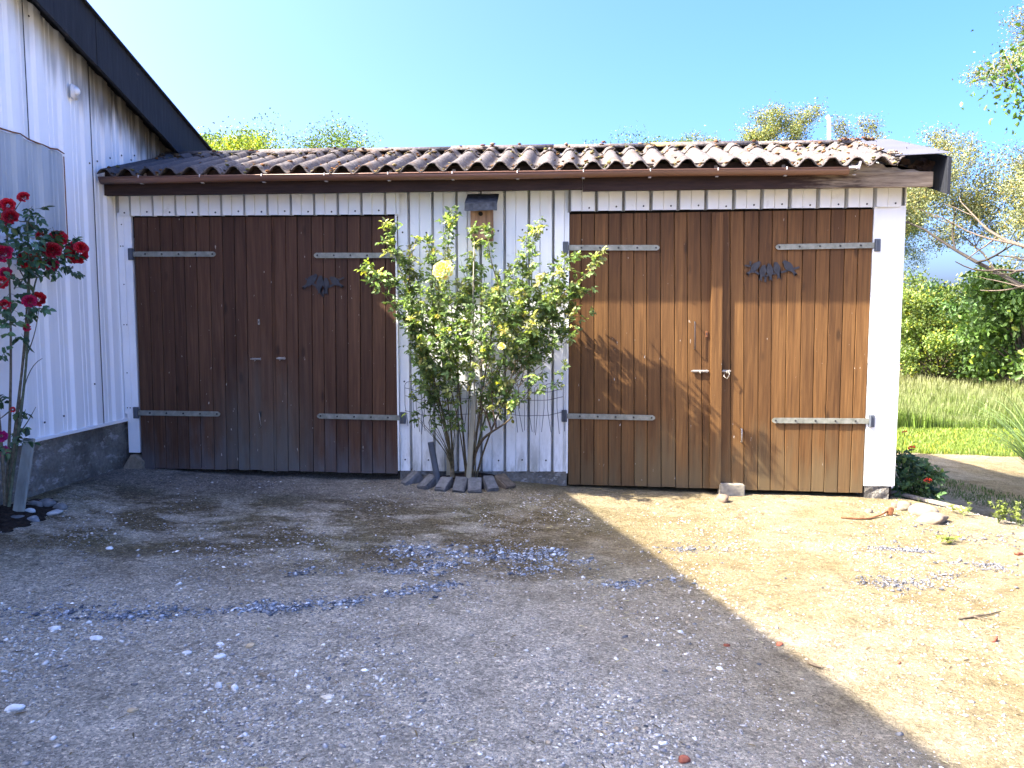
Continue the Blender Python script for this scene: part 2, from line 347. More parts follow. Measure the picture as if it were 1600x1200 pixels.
c = t.mix(1.0, c, t.ramp(n2, [(.3, .75), (.7, 1.15)]), 'MULTIPLY'); t.color(c).bump(t.math('ADD', n, t.math('MULTIPLY', n2, .7)), 1.0, .03); M_CONC = t.m
M_DARK = simple('dark_interior', (.02, .017, .015), 0.9, 0.2, 5, 0.1, bump=0)
M_STONE = attrmat('field_stone', 0.88, 0.2, 26, 0.35, 0.6)
M_PEB = attrmat('loose_gravel', 0.85, 0.25, 90, 0.2, 0.0)
M_BARK = attrmat('bark', 0.9, 0.1, 40, 0.45, 0.7)
M_LEAF = leafmat('green_leaves', 0.42); M_LEAFD = leafmat('dark_rose_leaves', 0.15, 0.35); M_LEAFT = leafmat('tree_leaves', 0.38, 0.5)
M_GRASS = leafmat('grass_blades', 0.35, 0.55)
M_PETAL = leafmat('petals', 0.2, 0.5)
M_SOIL = simple('black_soil', (.028, .021, .016), 0.95, 0.6, 40, 0.1, bump=0.9, bd=0.02)
M_STAKE = simple('greyed_stake', (.30, .27, .19), 0.85, 0.3, 3, 0.1, stretch=(12, 12, 1), bump=0.4)
M_PIPE = simple('grey_plastic_pipe', (.075, .085, .10), 0.5, 0.2, 6, 0.4, bump=0.05)
M_NEST = simple('raw_nest_box_wood', (.27, .16, .095), 0.85, 0.35, 2, 0.1, stretch=(25, 25, 2), bump=0.5)
M_FELT = simple('black_roofing_felt', (.045, .05, .06), 0.75, 0.5, 30, 0.25, bump=0.5)
M_FLASH = simple('grey_sheet_flashing', (.085, .085, .10), 0.75, 0.1, 3, 0.25, bump=0.05)
M_WHITE = simple('white_plastic', (.75, .75, .74), 0.4, 0.04, 6, 0.4, bump=0)
M_RUST = simple('rust', (.20, .085, .04), 0.9, 0.4, 60, 0.1, bump=0.5)
M_BRICK = attrmat('brick_piece', 0.9, 0.1, 60, 0.4, 0.6)
t = NT('lawn_soil', 0.95, 0.1); n = t.noise(t.pos(), 3, 7, .7)
t.color(t.ramp(n, [(.3, (.05, .08, .012)), (.7, (.10, .14, .025))])).bump(n, .6, .03); M_LAWN = t.m

# ---------------------------------------------------------------- ground
def axis(fine0, fine1, step, lo, hi):
    a = list(np.arange(fine0, fine1+1e-6, step)); s = step; v = fine1
    while v < hi: s *= 1.35; v += s; a.append(min(v, hi))
    s = step; v = fine0; b = []
    while v > lo: s *= 1.35; v -= s; b.append(max(v, lo))
    return np.array(b[::-1]+a)
def sheet(name, xs, ys, zf, mat, kind='structure'):
    X, Y = np.meshgrid(xs, ys); V = np.stack([X.ravel(), Y.ravel(), zf(X, Y).ravel()], 1)
    nx, ny = len(xs), len(ys); i = (np.arange(ny-1)[:, None]*nx+np.arange(nx-1)[None]).ravel()
    o = npmesh(name, V, np.stack([i, i+1, i+nx+1, i+nx], 1), (1, 1, 1), mat, None, True); o['kind'] = kind; return o
sheet('ground', axis(-4.4, 6.5, .045, -400, 400), axis(-5.2, 3.2, .045, -300, 600), gz, M_DIRT)
def lawnz(x, y): return gz(x, y)+0.012-0.05*sst(5.0, 4.75, y-0.05*np.sin(3*x))
sheet('lawn', axis(2.7, 22, .25, -300, 300), axis(4.7, 30, .25, 4.7, 500), lawnz, M_LAWN)

# ---------------------------------------------------------------- vegetation helpers
def unit(a): return a/np.maximum(np.linalg.norm(a, axis=-1, keepdims=True), 1e-9)
def leaf_arrays(B, D, N, L, W, col, fold=0.25, droop=0.15):
    B = np.asarray(B, float); D = unit(np.asarray(D, float)); n = len(B)
    S = unit(np.cross(D, N)); N2 = np.cross(S, D); L = np.broadcast_to(L, n)[:, None]; W = np.broadcast_to(W, n)[:, None]
    def pt(u, w, h): return B+D*L*u+S*W*w+N2*(W*h-L*droop*u*u)
    V = np.stack([pt(0, 0, 0), pt(.32, -.5, fold), pt(.72, -.36, fold*.7), pt(1, 0, 0), pt(.72, .36, fold*.7), pt(.32, .5, fold)], 1).reshape(-1, 3)
    i = np.arange(n)*6; Fc = np.concatenate([np.stack([i, i+1, i+2, i+3], 1), np.stack([i, i+3, i+4, i+5], 1)])
    return V, Fc, np.repeat(np.broadcast_to(col, (n, 3)), 6, 0)
def leaf_mesh(name, B, D, N, L, W, col, mat, parent=None, **k):
    V, Fc, c = leaf_arrays(B, D, N, L, W, col, **k); return npmesh(name, V, Fc, c, mat, parent)
def rdir(n):
    return unit(rng.normal(size=(n, 3)))
def lcol(n, base, var=0.3, yel=0.0):
    k = np.exp(rng.normal(0, var, (n, 1))); c = np.asarray(base)[None]*k
    y = rng.random((n, 1)) < yel; return np.where(y, c*np.array([[2.4, 1.7, 1.0]]), c)

def branchy(base, height, spread, rs, levels=4, lean=(0, 0), r0=None, nb=(3, 5), gn=0.35):
    """returns MB of wood and list of (tip point, direction, level)"""
    mb = MB(); tips = []; r0 = r0 or height*0.022
    def grow(p, d, L, r, lev):
        n = 5; pts = [p.copy()]; rr = [r]; q = p.copy(); dd = d.copy(); kids = []
        for i in range(n):
            dd = (dd+Vector((rs.gauss(0, gn*.35), rs.gauss(0, gn*.35), rs.gauss(0.03, gn*.22)))).normalized()
            q = q+dd*(L/n); pts.append(q.copy()); rr.append(r*(1-0.55*(i+1)/n)); kids.append((q.copy(), dd.copy(), rr[-1], (i+1)/n))
        mb.tube(pts, rr, 5 if lev else 8, False)
        if lev >= levels:
            for (k, kd, _, f) in kids: tips.append((k, kd, lev))
            return
        if lev >= levels-1:
            for (k, kd, _, f) in kids[2:]: tips.append((k, kd, lev))
        for j in range(rs.randint(*nb)):
            k, kd, kr, f = kids[rs.randint(1 if lev else 2, n-1)]
            sd = Vector((rs.gauss(0, 1), rs.gauss(0, 1), rs.gauss(0.15, .55))).normalized()
            nd = (kd*0.55+sd*spread).normalized(); grow(k, nd, L*rs.uniform(.5, .74), kr*.7, lev+1)
        grow(q, dd, L*.6, rr[-1], lev+1)
    grow(Vector(base), Vector((lean[0], lean[1], 1)).normalized(), height*.42, r0, 0)
    return mb, tips
def make_tree(name, px, dist, height, spread, seed, label, base_col, leaf=.09, per=14, cl=.35, levels=4, group=None, lean=(0, 0), yel=.05, var=.35, bark=(.13, .10, .075), cat='tree', nb=(3, 5), mat=None, r0=None, zmin=0):
    x, y = at(px, dist); z0 = gzf(x, y)-.05; rs = random.Random(seed)
    root = empty(name, (x, y, z0), label, cat, group)
    mb, tips = branchy((x, y, z0), height, spread, rs, levels, lean, r0, nb)
    # keep the height asked for
    top = max(v[2] for v in mb.v)-z0; k = height/top
    fx = lambda p: (x+(p[0]-x)*k, y+(p[1]-y)*k, z0+(p[2]-z0)*k)
    mb.v = [fx(v) for v in mb.v]; mb.c = [(*bark, 1)]*len(mb.v)
    mb.build('trunk', M_BARK, root, True)
    T = np.array([fx(t_[0]) for t_ in tips]); T = T[T[:, 2] > z0+zmin]; n = len(T)*per
    B = np.repeat(T, per, 0)+rng.normal(0, cl, (n, 3))*np.array([1, 1, .75])
    D = rdir(n)+np.array([0, 0, -.15]); N = unit(rdir(n)+np.array([0, 0, .8]))
    clump = np.repeat(np.exp(rng.normal(0, .22, (len(T), 1))), per, 0)
    L = leaf*rng.uniform(.6, 1.3, n)
    leaf_mesh('crown', B, D, N, L, L*.6, lcol(n, base_col, var, yel)*clump, mat or M_LEAFT, root)
    return root
def make_shrub(name, px, dist, w, h, seed, label, base_col, n=9000, leaf=.07, group=None, yel=.05, lobes=26, cat='shrub', holes=0.0, var=.3):
    x, y = at(px, dist); z0 = gzf(x, y)-.05; r = np.random.default_rng(seed); rs = random.Random(seed)
    root = empty(name, (x, y, z0), label, cat, group); mb = MB(); mb.col = (.11, .085, .06, 1)
    cen = []
    for k in range(lobes):
        a = r.uniform(0, 2*math.pi); q = math.sqrt(r.random()); hz = r.uniform(.12, 1)
        rad = w*.5*(1-.55*max(0, hz-.35)**1.4)
        cen.append((x+math.cos(a)*q*rad, y+math.sin(a)*q*rad*.8, z0+h*hz*.88, r.uniform(.12, .24)*min(w, h)))
        c0 = cen[-1]; mid = Vector((x+(c0[0]-x)*.35, y+(c0[1]-y)*.35, z0+(c0[2]-z0)*.55))
        mb.tube([(x+rs.uniform(-.15, .15), y+rs.uniform(-.1, .1), z0), mid, c0[:3]], [.02*h**.6, .014*h**.6, .005], 5, False)
    mb.build('stems', M_BARK, root, True)
    cen = np.array(cen); pick = r.integers(0, lobes, n); R = cen[pick, 3:4]
    B = cen[pick, :3]+unit(r.normal(size=(n, 3)))*R*(r.random((n, 1))**.55)*np.array([1.25, 1.25, .95])*r.uniform(.6, 1.08, (n, 1))
    B[:, 2] = np.maximum(B[:, 2], z0+.05)
    D = unit(r.normal(size=(n, 3))+np.array([0, 0, -.1])); N = unit(r.normal(size=(n, 3))+np.array([0, 0, .9]))
    lob = np.exp(r.normal(0, .2, lobes))[pick][:, None]; L = leaf*r.uniform(.6, 1.35, n)
    leaf_mesh('foliage', B, D, N, L, L*.62, lcol(n, base_col, var, yel)*lob, M_LEAFT, root)
    return root

# ---------------------------------------------------------------- house on the left
RY0 = -7.0
VT = 0.335                                    # fall of the verge per metre towards the back
def vz(y): return 3.555-VT*y                    # top edge of the barge board
XB = XW+0.17
PROF = ((0.0, .0), (.005, -.040), (.021, -.040), (.027, .012), (.100, .012), (.103, -.004), (.106, -.004), (.110, .004), (.200, .0))
def profile(a0, a1, per=.2, phase=0.0, prof=PROF):
    out = []; k = math.floor((a0-phase)/per)-1
    while phase+k*per < a1+per:
        for (o, d) in prof[:-1]:
            q = phase+k*per+o*per/.2
            if a0 <= q <= a1: out.append((q, d))
        k += 1
    if not out or out[0][0] > a0+1e-4: out.insert(0, (a0, out[0][1] if out else 0))
    if out[-1][0] < a1-1e-4: out.append((a1, out[-1][1]))
    return out
house = empty('house', (XW-2, -3, 0), 'white metal-clad gabled house at the left edge with a black barge board', 'house')
HPROF = ((0, 0), (.02, .018), (.075, .018), (.095, 0), (.118, 0), (.122, .004), (.128, .004), (.132, 0), (.155, 0), (.159, .004), (.165, .004), (.169, 0), (.2, 0))
mb = MB(); pr = profile(-13.0, 2.2, .26, 0.06, HPROF)
for (q, d), (q2, d2) in zip(pr[:-1], pr[1:]):
    zt, zt2 = [3.25-VT*RY0-VT*abs(k_-RY0) for k_ in (q, q2)]
    b0 = .55
    mb.add([(XW+d, q, b0), (XW+d2, q2, b0), (XW+d2, q2, zt2+.05), (XW+d, q, zt+.05)], [(0, 1, 2, 3)])
mb.build('wall_cladding', M_HCLAD, house)
mb = MB()
for q in (-1.07, -0.355):                      # sheet joints, dark open laps
    mb.box(XW+.019, XW+.0225, q, q+.007, (2.66 if q < -.8 else .56), 3.3-VT*q)
for (px, py) in ((45, 25), (28, 222), (140, 255), (152, 252), (172, 247), (190, 243), (210, 243), (205, 250), (148, 600), (70, 660), (100, 650)):
    q = P(px, py, 0, XW+.02); mb.blob(q, (.006, .009, .009), 3, 1, .1)
mb.build('sheet_joints', M_IRON, house)
mb = MB(); mb.box(XW-6, XW-.06, -13, 2.2, -.3, 3.0); mb.build('core', M_DARK, house)
mb = MB(); pr = []
ys = np.linspace(-13, 0.6, 90)
for k in range(len(ys)-1):
    for j in range(6):
        za, zb = -.25+.79*j/6, -.25+.79*(j+1)/6
        f = lambda yy, zz: (XW-.012+.010*math.sin(7*yy+3*zz)*math.sin(9*zz+2*yy)+.02*max(0, .3-zz), yy, zz)
        mb.add([f(ys[k], za), f(ys[k+1], za), f(ys[k+1], zb), f(ys[k], zb)], [(0, 1, 2, 3)])
mb.build('foundation', M_CONC, house, True)
mb = MB(); mb.box(XW-.01, XW+.030, -13, 0.0, .535, .556); mb.build('base_flashing', M_TRIM, house)
# window-sized grey translucent sheet over the cladding
mb = MB(); pr = profile(-5.2, -0.70, .26, 0.06, HPROF); rs = random.Random(3)
for (q, d), (q2, d2) in zip(pr[:-1], pr[1:]):
    tz = lambda a: 2.655+.012*math.sin(9*a)+.006*math.sin(31*a)-.03*max(0, (a+.8)*6)
    mb.add([(XW+d+.012, q, 1.98), (XW+d2+.012, q2, 1.98), (XW+d2+.012, q2, tz(q2)), (XW+d+.012, q, tz(q))], [(0, 1, 2, 3)])
win = mb.build('grey_window_sheet', M_PLATE, house)
mb = MB(); pts = [(XW+.026, a, 2.66+.012*math.sin(9*a)+.006*math.sin(31*a)-.03*max(0, (a+.8)*6)+rs.uniform(-.004, .004)) for a in np.linspace(-5.2, -.70, 60)]
mb.tube(pts, [.004+.004*rs.random() for _ in pts], 5); mb.tube([(XW+.022, -.70, 2.62), (XW+.022, -.70, 1.98)], .004, 5)
mb.build('rusty_edge', M_RUST, win)
mb = MB(); mb.box(XW+.024, XW+.046, -6, -1.30, .60, 1.95); mb.box(XW+.021, XW+.050, -6, -1.27, 1.95, 1.985); mb.build('lower_panel', M_TRIM, house)
# barge board in lapped lengths, roof slab
mb = MB()
segs = [(2.05, .62), (.62, -.47), (-.47, -1.9), (-1.9, -4.4), (-4.4, RY0)]
for i, (a, b) in enumerate(segs):
    e = .004*(i % 2); h = .36; lift = .022*i if i > 1 else .0
    n = 14; topj = [vz(b+(a-b)*k/n)+lift*.5+rs.uniform(-.006, .006) for k in range(n+1)]
    poly = [(XB+e, b+(a-b)*k/n, topj[k]) for k in range(n+1)]+[(XB+e, a, vz(a)-h), (XB+e, b, vz(b)-h)]
    mb.prism(poly, (-.03, 0, 0))
RZ = vz(RY0)
mb.prism([(XB, RY0, RZ), (XB, RY0, RZ-.36), (XB, -13.2, RZ-.36-VT*6.2), (XB, -13.2, RZ-VT*6.2)], (-.03, 0, 0))
mb.build('barge_board', M_BLACK, house)
mb = MB()
mb.prism([(XB-.004, 2.25, vz(2.25)-.04), (XB-.004, RY0, RZ-.04), (XB-.004, -13.3, RZ-.04-VT*6.3), (XB-.004, -13.3, RZ-.10-VT*6.3), (XB-.004, RY0, RZ-.10), (XB-.004, 2.25, vz(2.25)-.10)], (-6.4, 0, 0))
mb.prism([(XB+.028, 2.2, vz(2.2)+.004), (XB+.028, RY0, RZ+.004), (XB+.028, RY0, RZ+.022), (XB+.028, 2.2, vz(2.2)+.018)], (-.12, 0, 0))
mb.build('roof', M_BLACK, house)
mb = MB(); q = P(115, 144, 0, XW+.03)          # small white sensor lamp
sens = empty('wall_sensor', (XW+.018, q.y, q.z), 'small white motion sensor high on the white house wall', 'sensor')
mb.bbox((XW+.033, q.y, q.z), (.03, .075, .105), None, .25); mb.build('housing', M_WHITE, sens, True)
mb = MB(); mb.blob((XW+.058, q.y, q.z+.006), (.022, .026, .030), 1, 2, .02); mb.build('lens', M_TRIM, sens, True)

# ---------------------------------------------------------------- garage
gar = empty('garage', (-.6, 0, 0), 'low white garage with two pairs of brown plank doors under a corrugated roof', 'garage')
def facade_clad(name, x0, x1, zb, zt, y0, phase, per=.2, screws=(), mat=M_CLAD, thick=True):
    mb = MB(); pr = profile(x0, x1, per, phase)
    for (q, d), (q2, d2) in zip(pr[:-1], pr[1:]):
        b1, b2 = zb(q), zb(q2); mb.mi = 2 if min(d, d2) < -.035 and abs(d-d2) < .01 else 0
        mb.add([(q, y0-d, b1), (q2, y0-d2, b2), (q2, y0-d2, zt(q2)), (q, y0-d, zt(q))], [(0, 1, 2, 3)])
    mb.mi = 1; mb.col = (1, 1, 1, 1)
    k = math.floor((x0-phase)/per)
    for dz in screws:
        kk = k
        while phase+kk*per < x1:
            xx = phase+kk*per+.16*per/.2
            if x0+.02 < xx < x1-.02: mb.blob((xx, y0-.004, zb(xx)+dz+rs.uniform(-.006, .006)), (.0075, .006, .0075), 2, 1, .05)
            kk += 1
    o = mb.build(name, [mat, M_BOLT, M_GROOVE_SHADE], gar)
    if thick:
        s = o.modifiers.new('sheet', 'SOLIDIFY'); s.thickness = .0015; s.offset = 0
    return o
lin = lambda x0, z0, x1, z1: (lambda q: z0+(z1-z0)*(q-x0)/(x1-x0))
ZT = lambda q: 2.60
facade_clad('middle_cladding', -1.425, -.035, lin(-1.43, .135, -.02, .150), ZT, -.005, -1.345, .197, (.095, .75, 1.98))
facade_clad('lintel_cladding', -3.785, -1.40, lin(-3.78, 2.268, -1.4, 2.258), ZT, -.034, -3.70, .197, (.028,))
facade_clad('lintel_cladding', -.035, 2.572, lin(-.03, 2.268, 2.57, 2.275), ZT, -.034, -.035, .215, (.028,))
mb = MB()                                       # flat strips beside the doors
mb.box(-3.80, -3.70, -.014, .02, .26, 2.27); mb.box(-3.815, -3.755, -.020, -.0145, .60, 1.36); mb.box(-3.815, -3.760, -.026, -.0205, 1.34, 2.0); mb.box(-3.815, -3.762, -.020, -.0145, 1.98, 2.3)
mb.mi = 1
for (xx, zz) in ((-3.79, 2.02), (-3.77, 2.02), (-3.79, 1.36), (-3.765, 1.36), (-3.775, 1.7), (-3.78, .95), (-3.775, 2.2), (-3.79, .65), (-3.765, .65)): mb.blob((xx, -.027, zz), (.006, .004, .006), 1, 1, .05)
mb.build('left_trim', [M_TRIM, M_BOLT], gar)
mb = MB(); mb.box(2.352, 2.580, -.018, .015, .072, 1.058); mb.box(2.350, 2.582, -.022, .015, 1.058, 2.285); mb.box(2.5825, 2.590, -.018, .15, .075, 2.45);
mb.build('corner_trim', M_CLAD, gar)
for xx in (-.036, -1.4425):
    mb = MB(); mb.box(xx, xx+.0145, -.028, .01, .14, 2.26); mb.build('jamb_trim', M_CLAD, gar)
mb = MB(); mb.prism([(2.579, .02, -.2), (2.579, 3.9, -.6), (2.579, 3.9, 1.96), (2.579, .9, 2.83), (2.579, .02, 2.55)], (-.17, 0, 0)); mb.box(-3.8, 2.40, 3.83, 3.9, -.6, 1.95); mb.box(-1.40, -.06, .06, .10, .0, 2.55); mb.box(-3.78, 2.4, .05, .09, 2.10, 2.56)
mb.build('inner_walls', M_DARK, gar)
mb = MB(); pr = profile(.02, 3.9, .2, 0)
for (q, d), (q2, d2) in zip(pr[:-1], pr[1:]): zr = lambda a: min(2.56+.3*a, 2.83-.29*(a-.9)); mb.add([(2.592+d*.2, q, .05-.1*q), (2.592+d2*.2, q2, .05-.1*q2), (2.592+d2*.2, q2, zr(q2)), (2.592+d*.2, q, zr(q))], [(0, 1, 2, 3)])
mb.build('side_cladding', M_CLAD, gar)
# foundation: plinth under the middle wall and the pier at the corner
def rough_block(mb, x0, x1, y0, y1, z0, z1, amp=.008, n=10, seed=0):
    r = random.Random(seed); nz = max(3, int((z1-z0)/.05)); nx = max(3, int((x1-x0)/.05))
    g = [[(x0+(x1-x0)*i/nx, y0+(r.uniform(-amp, amp) if 0 < i < nx else 0), z0+(z1-z0)*j/nz+(r.uniform(-amp, amp)*.4 if 0 < j < nz else 0)) for i in range(nx+1)] for j in range(nz+1)]
    vs_ = [p_ for row in g for p_ in row]; fs = [(j*(nx+1)+i, j*(nx+1)+i+1, (j+1)*(nx+1)+i+1, (j+1)*(nx+1)+i) for j in range(nz) for i in range(nx)]
    mb.add(vs_, fs); mb.box(x0, x1, y0+amp+.001, y1, z0, z1-.0005)
mb = MB(); rough_block(mb, -1.43, -.03, .0, .2, -.2, .150, .009, seed=4); rough_block(mb, 2.36, 2.55, -.012, .2, -.25, .070, .012, seed=9)
mb.box(-3.72, -1.44, .10, .25, -.2, .03); mb.box(-.03, 2.36, .10, .25, -.25, -.035)
mb.build('foundation', M_CONC, gar)
# ---- doors
def door_leaf(q, n, mat, y=-.012, skip=()):
    """q: lower-left, lower-right, upper-right, upper-left pixels of the leaf"""
    a, b, c_, d = [F(*k, y) for k in q]; mb = MB(); r = random.Random(int(q[0][0])); cuts = [0]
    for i in range(n): cuts.append(cuts[-1]+r.uniform(.9, 1.1))
    cuts = [k/cuts[-1] for k in cuts]
    for i in range(n):
        u0, u1 = cuts[i]+.0022*(i > 0), cuts[i+1]-.0022; e = r.uniform(0, .003)
        mb.col = (r.random(), r.random(), r.random(), 1)
        p0, p1 = a.lerp(b, u0), a.lerp(b, u1); p2, p3 = d.lerp(c_, u1), d.lerp(c_, u0)
        dz = r.uniform(-.004, .004)
        q4 = [Vector((p.x, y-e, p.z)) for p in (p0, p1, p2, p3)]; q4[0].z += dz; q4[1].z += dz
        ch = .0025                                 # chamfered plank: front face inset
        fr = [Vector((q4[0].x+ch, y-e, q4[0].z)), Vector((q4[1].x-ch, y-e, q4[1].z)), Vector((q4[2].x-ch, y-e, q4[2].z)), Vector((q4[3].x+ch, y-e, q4[3].z))]
        bk = [v+Vector((0, .022+e, 0)) for v in q4]; md = [v+Vector((0, ch, 0)) for v in q4]
        mb.add(fr+md+bk, [(0, 1, 2, 3), (0, 4, 5, 1), (1, 5, 6, 2), (2, 6, 7, 3), (3, 7, 4, 0), (4, 8, 9, 5), (5, 9, 10, 6), (6, 10, 11, 7), (7, 11, 8, 4), (11, 10, 9, 8)])
    o = mb.build('door', mat, gar)
    mb = MB(); mb.hexa([Vector((p.x, y+.0245, p.z)) for p in (a, b, c_, d)], (0, .015, 0)); 
    mb.build('backing', M_DARK, o)
    return o
def hinge(door, plate, tip, yf=-.030):
    """strap from the jamb plate to its pointed tip"""
    p, t_ = F(*plate, yf), F(*tip, yf); s = 1 if t_.x > p.x else -1; hw = .0215; ux = (t_-p); ux.y = 0; L = ux.length; ux.normalize(); up = Vector((-ux.z, 0, ux.x))*s
    mb = MB(); k = lambda u, v, dy=0: p+ux*u+up*v+Vector((0, dy, 0))
    mb.prism([k(0, -hw), k(L-.022, -hw), k(L-.006, -hw*.55), k(L, 0), k(L-.006, hw*.55), k(L-.022, hw), k(0, hw)], (0, .007, 0))
    mb.mi = 1
    for i in range(5):
        c0 = k(.12+(L-.15)*i/4.0, .0, 0); mb.tube([c0, c0+Vector((0, -.007, 0))], [.0085, .006], 8)
    mb.mi = 2; mb.bbox((p.x-.006*s, yf+.006, p.z), (.046, .018, .098), None, .15)
    mb.tube([p+Vector((.008*s, -.012, -.045)), p+Vector((.008*s, -.012, .045))], .009, 8)
    return mb.build('hinge', [M_GALV, M_BOLT, M_PIPE], door)
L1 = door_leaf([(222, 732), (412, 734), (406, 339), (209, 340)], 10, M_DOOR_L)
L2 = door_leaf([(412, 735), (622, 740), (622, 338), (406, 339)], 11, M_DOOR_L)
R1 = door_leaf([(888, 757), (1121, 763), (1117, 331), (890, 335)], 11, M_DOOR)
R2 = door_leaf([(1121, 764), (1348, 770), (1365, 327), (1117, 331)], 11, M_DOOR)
hinge(L1, (205, 397), (337, 397)); hinge(L1, (213, 645), (344, 647)); hinge(L2, (622, 399), (490, 399)); hinge(L2, (628, 653), (495, 650))
hinge(R1, (885, 387), (1031, 387)); hinge(R1, (883, 650), (1024, 653)); hinge(R2, (1370, 383), (1212, 386)); hinge(R2, (1361, 658), (1206, 657))
def strip(px0, px1, pyt, pyb, y0, y1, mat, parent, dx=0):
    a, b = F(px0, pyb, y0), F(px1, pyb, y0); c_, d = F(px1-dx, pyt, y0), F(px0-dx, pyt, y0); mb = MB(); mb.col = (.75, .3, .8, 1)
    mb.hexa([a, b, c_, d], (0, y1-y0, 0)); return mb.build('cover_strip', mat, parent)
strip(410, 428, 341, 736, -.036, -.0165, M_DOOR_L, L1, 5)
strip(427.5, 432, 341, 737, -.023, -.0165, M_DOOR_L, L2, 5)
strip(1109, 1126, 332, 763, -.048, -.0165, M_DOOR, R1, -4)
def rod(name, parent, pts, r, mat): 
    mb = MB(); mb.tube(pts, r, 7); return mb.build(name, mat, parent, True)
def dhandle(parent, px, y0, y1, out, r, mat=M_STEEL):
    a, b = F(px, y0, -.016), F(px, y1, -.016); o = Vector((0, -out, 0))
    rod('handle', parent, [a, a+o*.8, a+o+(b-a)*.06, b+o+(a-b)*.06, b+o*.8, b], r, mat)
dhandle(R1, 1085, 503, 545, .032, .004, M_IRON); dhandle(R2, 1158, 670, 690, .026, .006)
def bolt(parent, pa, pb, r=.006, h=.02):
    a, b = F(*pa, -.03), F(*pb, -.03); mb = MB(); mb.tube([a, b], r, 8); m = (a+b)/2
    mb.bbox((m.x, -.020, m.z), (abs(b.x-a.x)*.8, .008, h), None, .2); mb.bbox((b.x-.012, -.025, b.z), (.012, .018, h*1.2), None, .2); mb.tube([m+Vector((0, -.004, 0)), m+Vector((0, -.03, -.014))], .004, 6)
    return mb.build('latch', M_STEEL, parent)
bolt(R1, (1080, 580), (1107, 580)); bolt(R2, (1128, 580), (1142, 580)); bolt(L1, (391, 561), (409, 561), .005, .016); bolt(L2, (432, 560), (446, 560), .006, .02)
rod('hook', R2, [F(1133, 582, -.03), F(1131, 588, -.045), F(1136, 592, -.05), F(1140, 585, -.05), F(1138, 580, -.035)], .0025, M_STEEL)
def plate(parent, px, py, w, h, mat, y=-.020):
    p_ = F(px, py, y); mb = MB(); mb.bbox((p_.x, y, p_.z), (w, .008, h), None, .2); mb.mi = 1; mb.bbox((p_.x, y-.004, p_.z), (w*.35, .003, h*.4), None, .2)
    return mb.build('lock_plate', [mat, M_IRON], parent)
plate(L1, 404.5, 503, .016, .046, M_STEEL); plate(R1, 1104, 522, .018, .05, M_RUST); plate(L1, 407, 647, .02, .05, M_BOLT)
rod('hook', L1, [F(405, 645, -.02), F(406, 655, -.035), F(408, 665, -.035), F(406, 668, -.02)], .003, M_STEEL)
# ---- eaves
mb = MB(); mb.col = (.4, .2, .6, 1); mb.box(-3.803, .08, -.205, -.165, 2.412, 2.535); mb.box(.082, 2.70, -.203, -.165, 2.400, 2.508)
mb.build('fascia', M_FASC2, gar)
mb = MB(); mb.col = (.3, .7, .1, 1); mb.box(-3.80, 2.10, -.192, -.150, 2.536, 2.602); mb.build('upper_fascia', M_FASC, gar)
mb = MB(); mb.prism([(2.08, -.200, 2.5085), (2.70, -.200, 2.5085), (2.68, -.200, 2.515), (2.60, -.200, 2.513), (2.56, -.200, 2.528), (2.47, -.200, 2.526), (2.43, -.200, 2.545), (2.36, -.200, 2.543), (2.33, -.200, 2.572), (2.26, -.200, 2.576), (2.22, -.200, 2.592), (2.10, -.200, 2.596)], (0, .03, 0))
mb.build('broken_board', M_GREYWOOD, gar)
mb = MB(); rs = random.Random(5)                # rotten bits in the open end of the eaves
for k in range(16):
    xx = rs.uniform(2.42, 2.72); zz = rs.uniform(2.53, 2.60); mb.hexa([(xx, rs.uniform(-.16, 0), zz), (xx+rs.uniform(.03, .10), -.1, zz-.02), (xx+.06, -.1, zz+.025), (xx, -.12, zz+.03)], (0, .01, .006))
mb.build('rotten_wood', M_FASC, gar)
def half_pipe(mb, x0, x1, yc, zc, r, th=.004, n=10):
    ring = [(yc+r*math.cos(math.pi+math.pi*k/n), zc+r*math.sin(math.pi+math.pi*k/n)) for k in range(n+1)]+[(yc+(r-th)*math.cos(2*math.pi-math.pi*k/n), zc+(r-th)*math.sin(2*math.pi-math.pi*k/n)) for k in range(n+1)]
    N = len(ring); xs = np.linspace(x0, x1, 14); vs_ = []; fs = []
    for i, xx in enumerate(xs):
        for (yy, zz) in ring: vs_.append((xx, yy, zz-.010*(xx+3.8)/6+.004*math.sin(xx*2.1)))
    for i in range(len(xs)-1):
        for k in range(N): fs.append((i*N+k, i*N+(k+1) % N, (i+1)*N+(k+1) % N, (i+1)*N+k))
    fs.append(tuple(range(N))[::-1]); mb.add(vs_, fs)
mb = MB(); half_pipe(mb, -3.79, 2.06, -.255, 2.540, .044); mb.tube([(-3.79, -.300, 2.540), (-1, -.300, 2.5375), (2.06, -.300, 2.5305)], .006, 6)
gut = mb.build('gutter', M_GUTTER, gar, True)
for k in range(12):
    xx = -3.45+k*.505; mb = MB(); zz = 2.540-.010*(xx+3.8)/6
    mb.tube([(xx, -.195, zz+.020), (xx, -.250, zz+.012), (xx, -.308, zz+.008), (xx, -.310, zz-.010)], .0045, 5); mb.bbox((xx, -.206, zz+.030), (.024, .006, .030), None, .2); mb.bbox((xx, -.255, zz-.047), (.022, .03, .006), None, .2); mb.build('gutter_bracket', M_CLIP, gut)
mb = MB(); mb.bbox((2.085, -.262, 2.532), (.075, .095, .02), None, .2); mb.bbox((2.128, -.262, 2.545), (.016, .09, .065), Matrix.Rotation(.25, 3, 'Y'), .2); mb.build('gutter_end', M_CLIP, gut)
